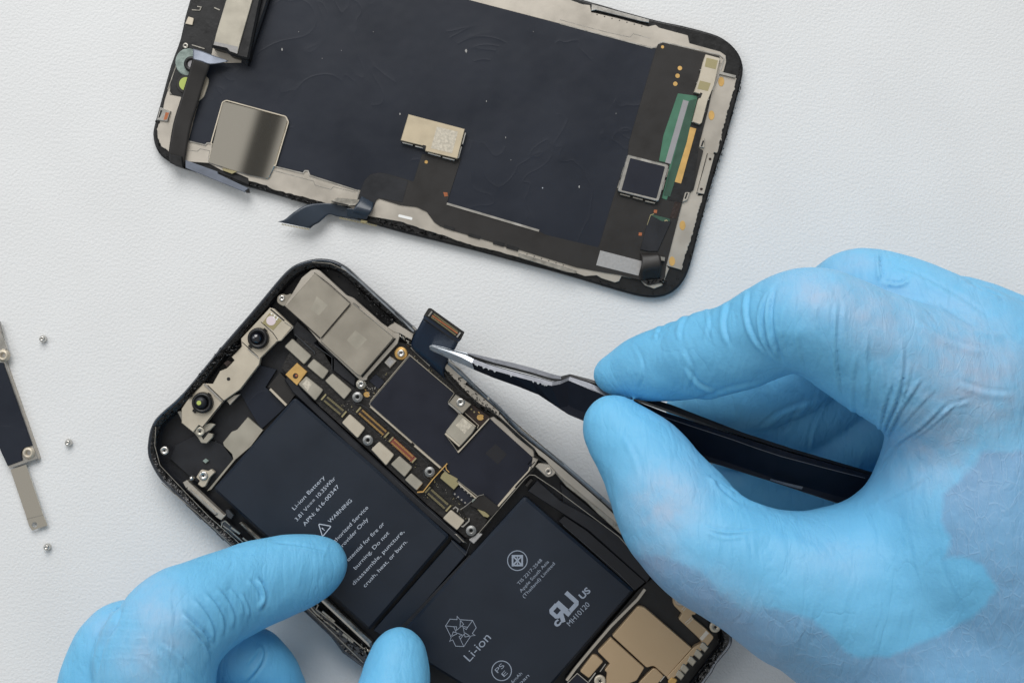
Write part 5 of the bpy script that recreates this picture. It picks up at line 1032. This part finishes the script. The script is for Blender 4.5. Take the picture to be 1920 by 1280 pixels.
    me2.materials.clear(); me2.materials.append(M['glove']); me2.name = 'gloved_hand'
    o = bpy.data.objects.new('gloved_hand', me2); COL.objects.link(o); o.location = base; o['label'] = label; o['category'] = 'gloved hand'
    return o
def loc_base(co, px, py): return (float(px.mean()), float(py.mean()), 0.0)

def right_hand():
    index = [(1142, 702, 25, 26), (1170, 698, 26.5, 39), (1205, 690, 29, 54), (1240, 684, 33, 62), (1290, 674, 38, 68), (1330, 665, 43, 73), (1380, 652, 49, 74), (1420, 632, 53, 78), (1470, 608, 58, 86), (1520, 600, 62, 95), (1565, 618, 63, 97), (1620, 650, 62, 104), (1705, 690, 60, 118), (1800, 735, 57, 140)]
    middle = [(1282, 768, 10, 36), (1345, 765, 12, 50), (1400, 748, 15, 58), (1460, 720, 19, 64), (1530, 680, 24, 68), (1560, 600, 32, 74), (1598, 550, 40, 78), (1680, 568, 46, 86), (1770, 620, 50, 100), (1850, 680, 52, 120)]
    ring = [(1370, 838, 8.6, 40), (1420, 826, 9.5, 50), (1490, 800, 11, 56), (1560, 750, 15, 62), (1640, 680, 22, 68), (1700, 620, 32, 72), (1770, 600, 40, 82), (1850, 640, 45, 100), (1940, 700, 46, 115)]
    pinky = [(1400, 905, 7.6, 40), (1460, 893, 8.2, 50), (1540, 868, 9.5, 56), (1620, 815, 13, 60), (1710, 740, 20, 66), (1800, 660, 30, 70), (1870, 640, 38, 78), (1960, 700, 40, 100)]
    heel = [(1350, 908, 6.5, 42), (1430, 932, 7.5, 52), (1560, 945, 9, 64), (1700, 955, 14, 84)]
    thumb = [(1148, 797, 34, 54), (1172, 824, 35, 64), (1203, 856, 37, 76), (1226, 892, 39, 85), (1250, 934, 41, 95), (1278, 972, 43, 104), (1308, 1010, 45, 108), (1355, 1042, 47, 112), (1425, 1072, 48, 112), (1512, 1098, 48, 118), (1615, 1105, 46, 140)]
    palm = [((1820, 745, 52, 150), (1850, 985, 50, 205)), ((1650, 1105, 44, 140), (1830, 1105, 46, 215)), ((1850, 985, 50, 205), (2050, 1330, 44, 250)), ((1515, 1128, 44, 124), (1846, 1305, 42, 245)), ((1846, 1305, 42, 245), (2050, 1500, 38, 260)),
            ((1850, 700, 48, 140), (2100, 1000, 44, 210)), ((1950, 700, 40, 120), (2200, 1000, 40, 200))]
    F = []
    def f(z, *p, w=4.5, d=.55, zm=999): F.append(([tuple(q) for q in p], w, d, z, zm))
    Z7 = lambda x, y: (1060 + x * .448, 460 + y * .448)
    for pts, w, d in [([(880, 170), (862, 250), (865, 350), (885, 430), (908, 498)], 4.5, .9), ([(862, 180), (828, 260), (822, 340), (850, 430), (895, 490)], 3.6, .6), ([(770, 180), (760, 280), (790, 380), (850, 460)], 4, .55), ([(690, 230), (668, 330), (690, 420)], 4.2, .4),
                      ([(540, 270), (495, 340), (490, 400)], 4, .35), ([(440, 310), (400, 350), (385, 400)], 3.4, .35), ([(510, 500), (560, 570), (640, 605)], 4, .5), ([(480, 660), (560, 640), (690, 590), (860, 560)], 4, .4), ([(500, 420), (540, 530), (520, 610)], 5, .3),
                      ([(1150, 230), (1140, 380), (1140, 500), (1160, 640)], 4, .55), ([(1118, 240), (1110, 300), (1115, 370)], 3, .4), ([(1065, 250), (1060, 300), (1070, 350)], 3, .35), ([(1280, 360), (1270, 470), (1275, 560), (1265, 680)], 4.2, .4),
                      ([(1425, 400), (1420, 520), (1395, 640), (1345, 760), (1335, 850)], 4.2, .75), ([(1380, 560), (1340, 680), (1320, 800), (1322, 860)], 3.4, .6), ([(1500, 560), (1430, 660), (1370, 760), (1325, 870)], 3.4, .6), ([(1600, 660), (1500, 760), (1400, 830), (1320, 905)], 3.4, .5), ([(1330, 470), (1345, 560), (1335, 660)], 3, .3), ([(1240, 440), (1215, 560), (1220, 700), (1290, 820)], 4.5, .3)]:
        f(24, *[Z7(*q) for q in pts], w=w, d=d)
    for pts, w, d in [([(1320, 30), (1322, 90), (1330, 150)], 3.5, .8), ([(1330, 150), (1400, 158), (1430, 140)], 3, .7), ([(1680, 150), (1760, 190), (1830, 215)], 4, .5), ([(1360, 80), (1500, 130), (1650, 210), (1780, 300)], 6, .4)]:
        f(20, *[Z7(*q) for q in pts], w=w, d=d)
    for pts, w, d in [([(800, 770), (900, 690), (1040, 640)], 5, .5), ([(1010, 860), (1030, 760), (1080, 650)], 4, .5), ([(900, 800), (960, 700), (1010, 620)], 5, .3)]:
        f(4, *[Z7(*q) for q in pts], w=w, d=d, zm=32)
    for pts, w, d in [([(300, 420), (330, 520), (310, 600)], 4, .25), ([(600, 250), (610, 330), (590, 400)], 3.4, .3), ([(350, 380), (420, 350), (500, 290)], 3.2, .3), ([(930, 250), (915, 380), (930, 480)], 4.5, .25), ([(985, 250), (975, 350), (985, 450), (1010, 540)], 3, .25), ([(1180, 250), (1178, 340), (1190, 450)], 2.6, .3), ([(1460, 480), (1440, 570), (1400, 690), (1350, 800)], 2.6, .4), ([(1240, 700), (1265, 790), (1310, 860)], 3, .5), ([(1560, 600), (1470, 690), (1390, 780)], 2.6, .3), ([(1660, 640), (1560, 740), (1440, 830)], 2.6, .25)]:
        f(24, *[Z7(*q) for q in pts], w=w, d=d)
    Z8 = lambda x, y: (1120 + x * .422, 740 + y * .422)
    for pts, w, d in [([(480, 570), (530, 590), (610, 600), (720, 585)], 3.0, .32), ([(480, 590), (560, 625), (660, 615)], 3.0, .3), ([(490, 355), (560, 395), (620, 440)], 3.4, .5), ([(510, 365), (560, 425), (640, 480)], 4, .4), ([(1500, 350), (1380, 430), (1200, 520)], 5, .2)]:
        f(24, *[Z8(*q) for q in pts], w=w, d=d)
    for pts, w, d in [([(1480, 300), (1600, 380), (1760, 430)], 7, .45), ([(1560, 240), (1700, 320), (1850, 360)], 7, .4), ([(1640, 560), (1760, 600), (1880, 610)], 6, .3), ([(700, 1000), (760, 1050), (860, 1085)], 4, .4), ([(250, 780), (300, 880), (330, 980)], 5, .25), ([(1560, 700), (1620, 660), (1700, 640)], 3.5, .3)]:
        f(24, *[Z7(*q) for q in pts], w=w, d=d)
    pale = [((1245, 945), (70, 75), .9, .85, 25), ((1230, 1060), (60, 60), .8, .75, 20), ((1560, 560), (110, 50), .35, .75, 40), ((1650, 600), (120, 70), .5, .75, 40), ((1820, 700), (160, 110), .7, .95, 35), ((1760, 820), (110, 90), -.7, .8, 35), ((1560, 950 + 100), (90, 50), 0, .25, 30), ((1350, 1140), (120, 60), .6, .6, 20), ((1600, 495), (60, 25), 0, .5, 20)]
    loose = [Z8(*q) for q in [(1600, 370), (1520, 440), (1510, 560), (1550, 640), (1530, 730), (1700, 765), (1755, 850), (1720, 930), (1640, 980), (1500, 1060), (1300, 1140), (1150, 1140), (1040, 1060), (960, 975), (820, 940), (640, 930), (540, 860), (480, 760), (300, 700), (-100, 700), (-100, -900), (2200, -900), (2200, 250), (1700, 240)]]
    def cut(lo, hi):
        hi[0] = min(hi[0], .155); lo[1] = max(lo[1], -.112); return lo, hi
    build_glove('right blue nitrile glove pinching the black tweezers between index finger and thumb', [(index, .005), (middle, .004), (ring, .003), (pinky, .003), (heel, .004), (thumb, .012)], palm, F, pale, loose, side_cut=cut, palm_k=.008)

def left_hand():
    ZT = lambda x, y: (80 + x * .3854, 980 + y * .3854)
    index = [(604, 1056, 15, 45), (585, 1062, 16, 55), (555, 1070, 17.5, 63), (515, 1083, 20, 70), (470, 1098, 23, 76), (425, 1117, 27, 80), (380, 1140, 32, 86), (340, 1165, 36, 94), (305, 1205, 38, 100), (290, 1270, 38, 106), (290, 1360, 36, 112), (320, 1460, 34, 120)]
    middle = [(520, 1330, 10, 55), (500, 1275, 12, 62), (470, 1240, 15, 62), (420, 1230, 18, 62)]
    third = [(240, 1183, 28, 58), (216, 1208, 30, 66), (196, 1260, 30, 72), (186, 1320, 30, 80), (190, 1420, 30, 90)]
    thumb = [(748, 1222, 18, 44), (746, 1240, 18.5, 50), (742, 1270, 20, 56), (735, 1310, 23, 62), (715, 1370, 26, 70), (660, 1440, 28, 85), (560, 1490, 30, 110)]
    palm = [((300, 1400, 34, 120), (480, 1520, 32, 150)), ((200, 1430, 30, 90), (400, 1560, 30, 140))]
    F = []
    def f(pts, w, d, z=10, zm=999): F.append(([ZT(*q) for q in pts], w, d, z, zm))
    for pts, w, d in [([(1055, 260), (1085, 310), (1095, 370), (1065, 430)], 4.4, 1.1), ([(1010, 270), (1050, 320), (1070, 380)], 3.5, .45), ([(860, 310), (910, 370), (945, 450), (940, 520)], 4.2, .55), ([(800, 330), (860, 400), (895, 480), (890, 560)], 4.2, .6), ([(745, 360), (810, 440), (845, 520), (845, 590)], 4.2, .6), ([(690, 430), (740, 480), (800, 540), (830, 605)], 4.6, .9),
                      ([(700, 480), (770, 560), (815, 620), (830, 690)], 4, .5), ([(580, 570), (680, 650), (770, 760)], 4, .35), ([(560, 600), (640, 690), (700, 780)], 4, .3), ([(980, 340), (1010, 400), (1020, 460)], 3.6, .4), ([(1120, 95), (1250, 105), (1390, 130)], 3.4, .3), ([(480, 640), (570, 720), (640, 800)], 4, .25), ([(920, 310), (975, 380), (990, 460)], 3.6, .35)]:
        f(pts, w, d)
    for pts, w, d in [([(1080, 590), (1085, 640), (1060, 700), (990, 778)], 4, .8), ([(1075, 600), (1040, 650), (1000, 700)], 4, .4), ([(380, 405), (350, 480), (290, 600), (250, 778)], 5, 1.0)]:
        f(pts, w, d, 3)
    pale = [((300, 1165), (90, 55), 1.2, .6, 20), ((270, 1230), (55, 75), .2, .6, 20), ((190, 1170), (40, 40), 0, .35, 20)]
    for y in (400, 425, 460, 500, 540, 585, 640): f([(290 - (y - 400) * .3, y + 25), (360, y + 5), (430, y + 10), (520, y + (10 if y > 450 else -20))], 1.8, .12, 20)
    def cut(lo, hi): lo[1] = max(lo[1], -.112); return lo, hi
    build_glove('left blue nitrile glove with index finger and thumb pressing on the battery cells', [(index, .003), (middle, .003), (third, .003), (thumb, .008)], palm, F, pale, None, side_cut=cut)
right_hand()
left_hand()
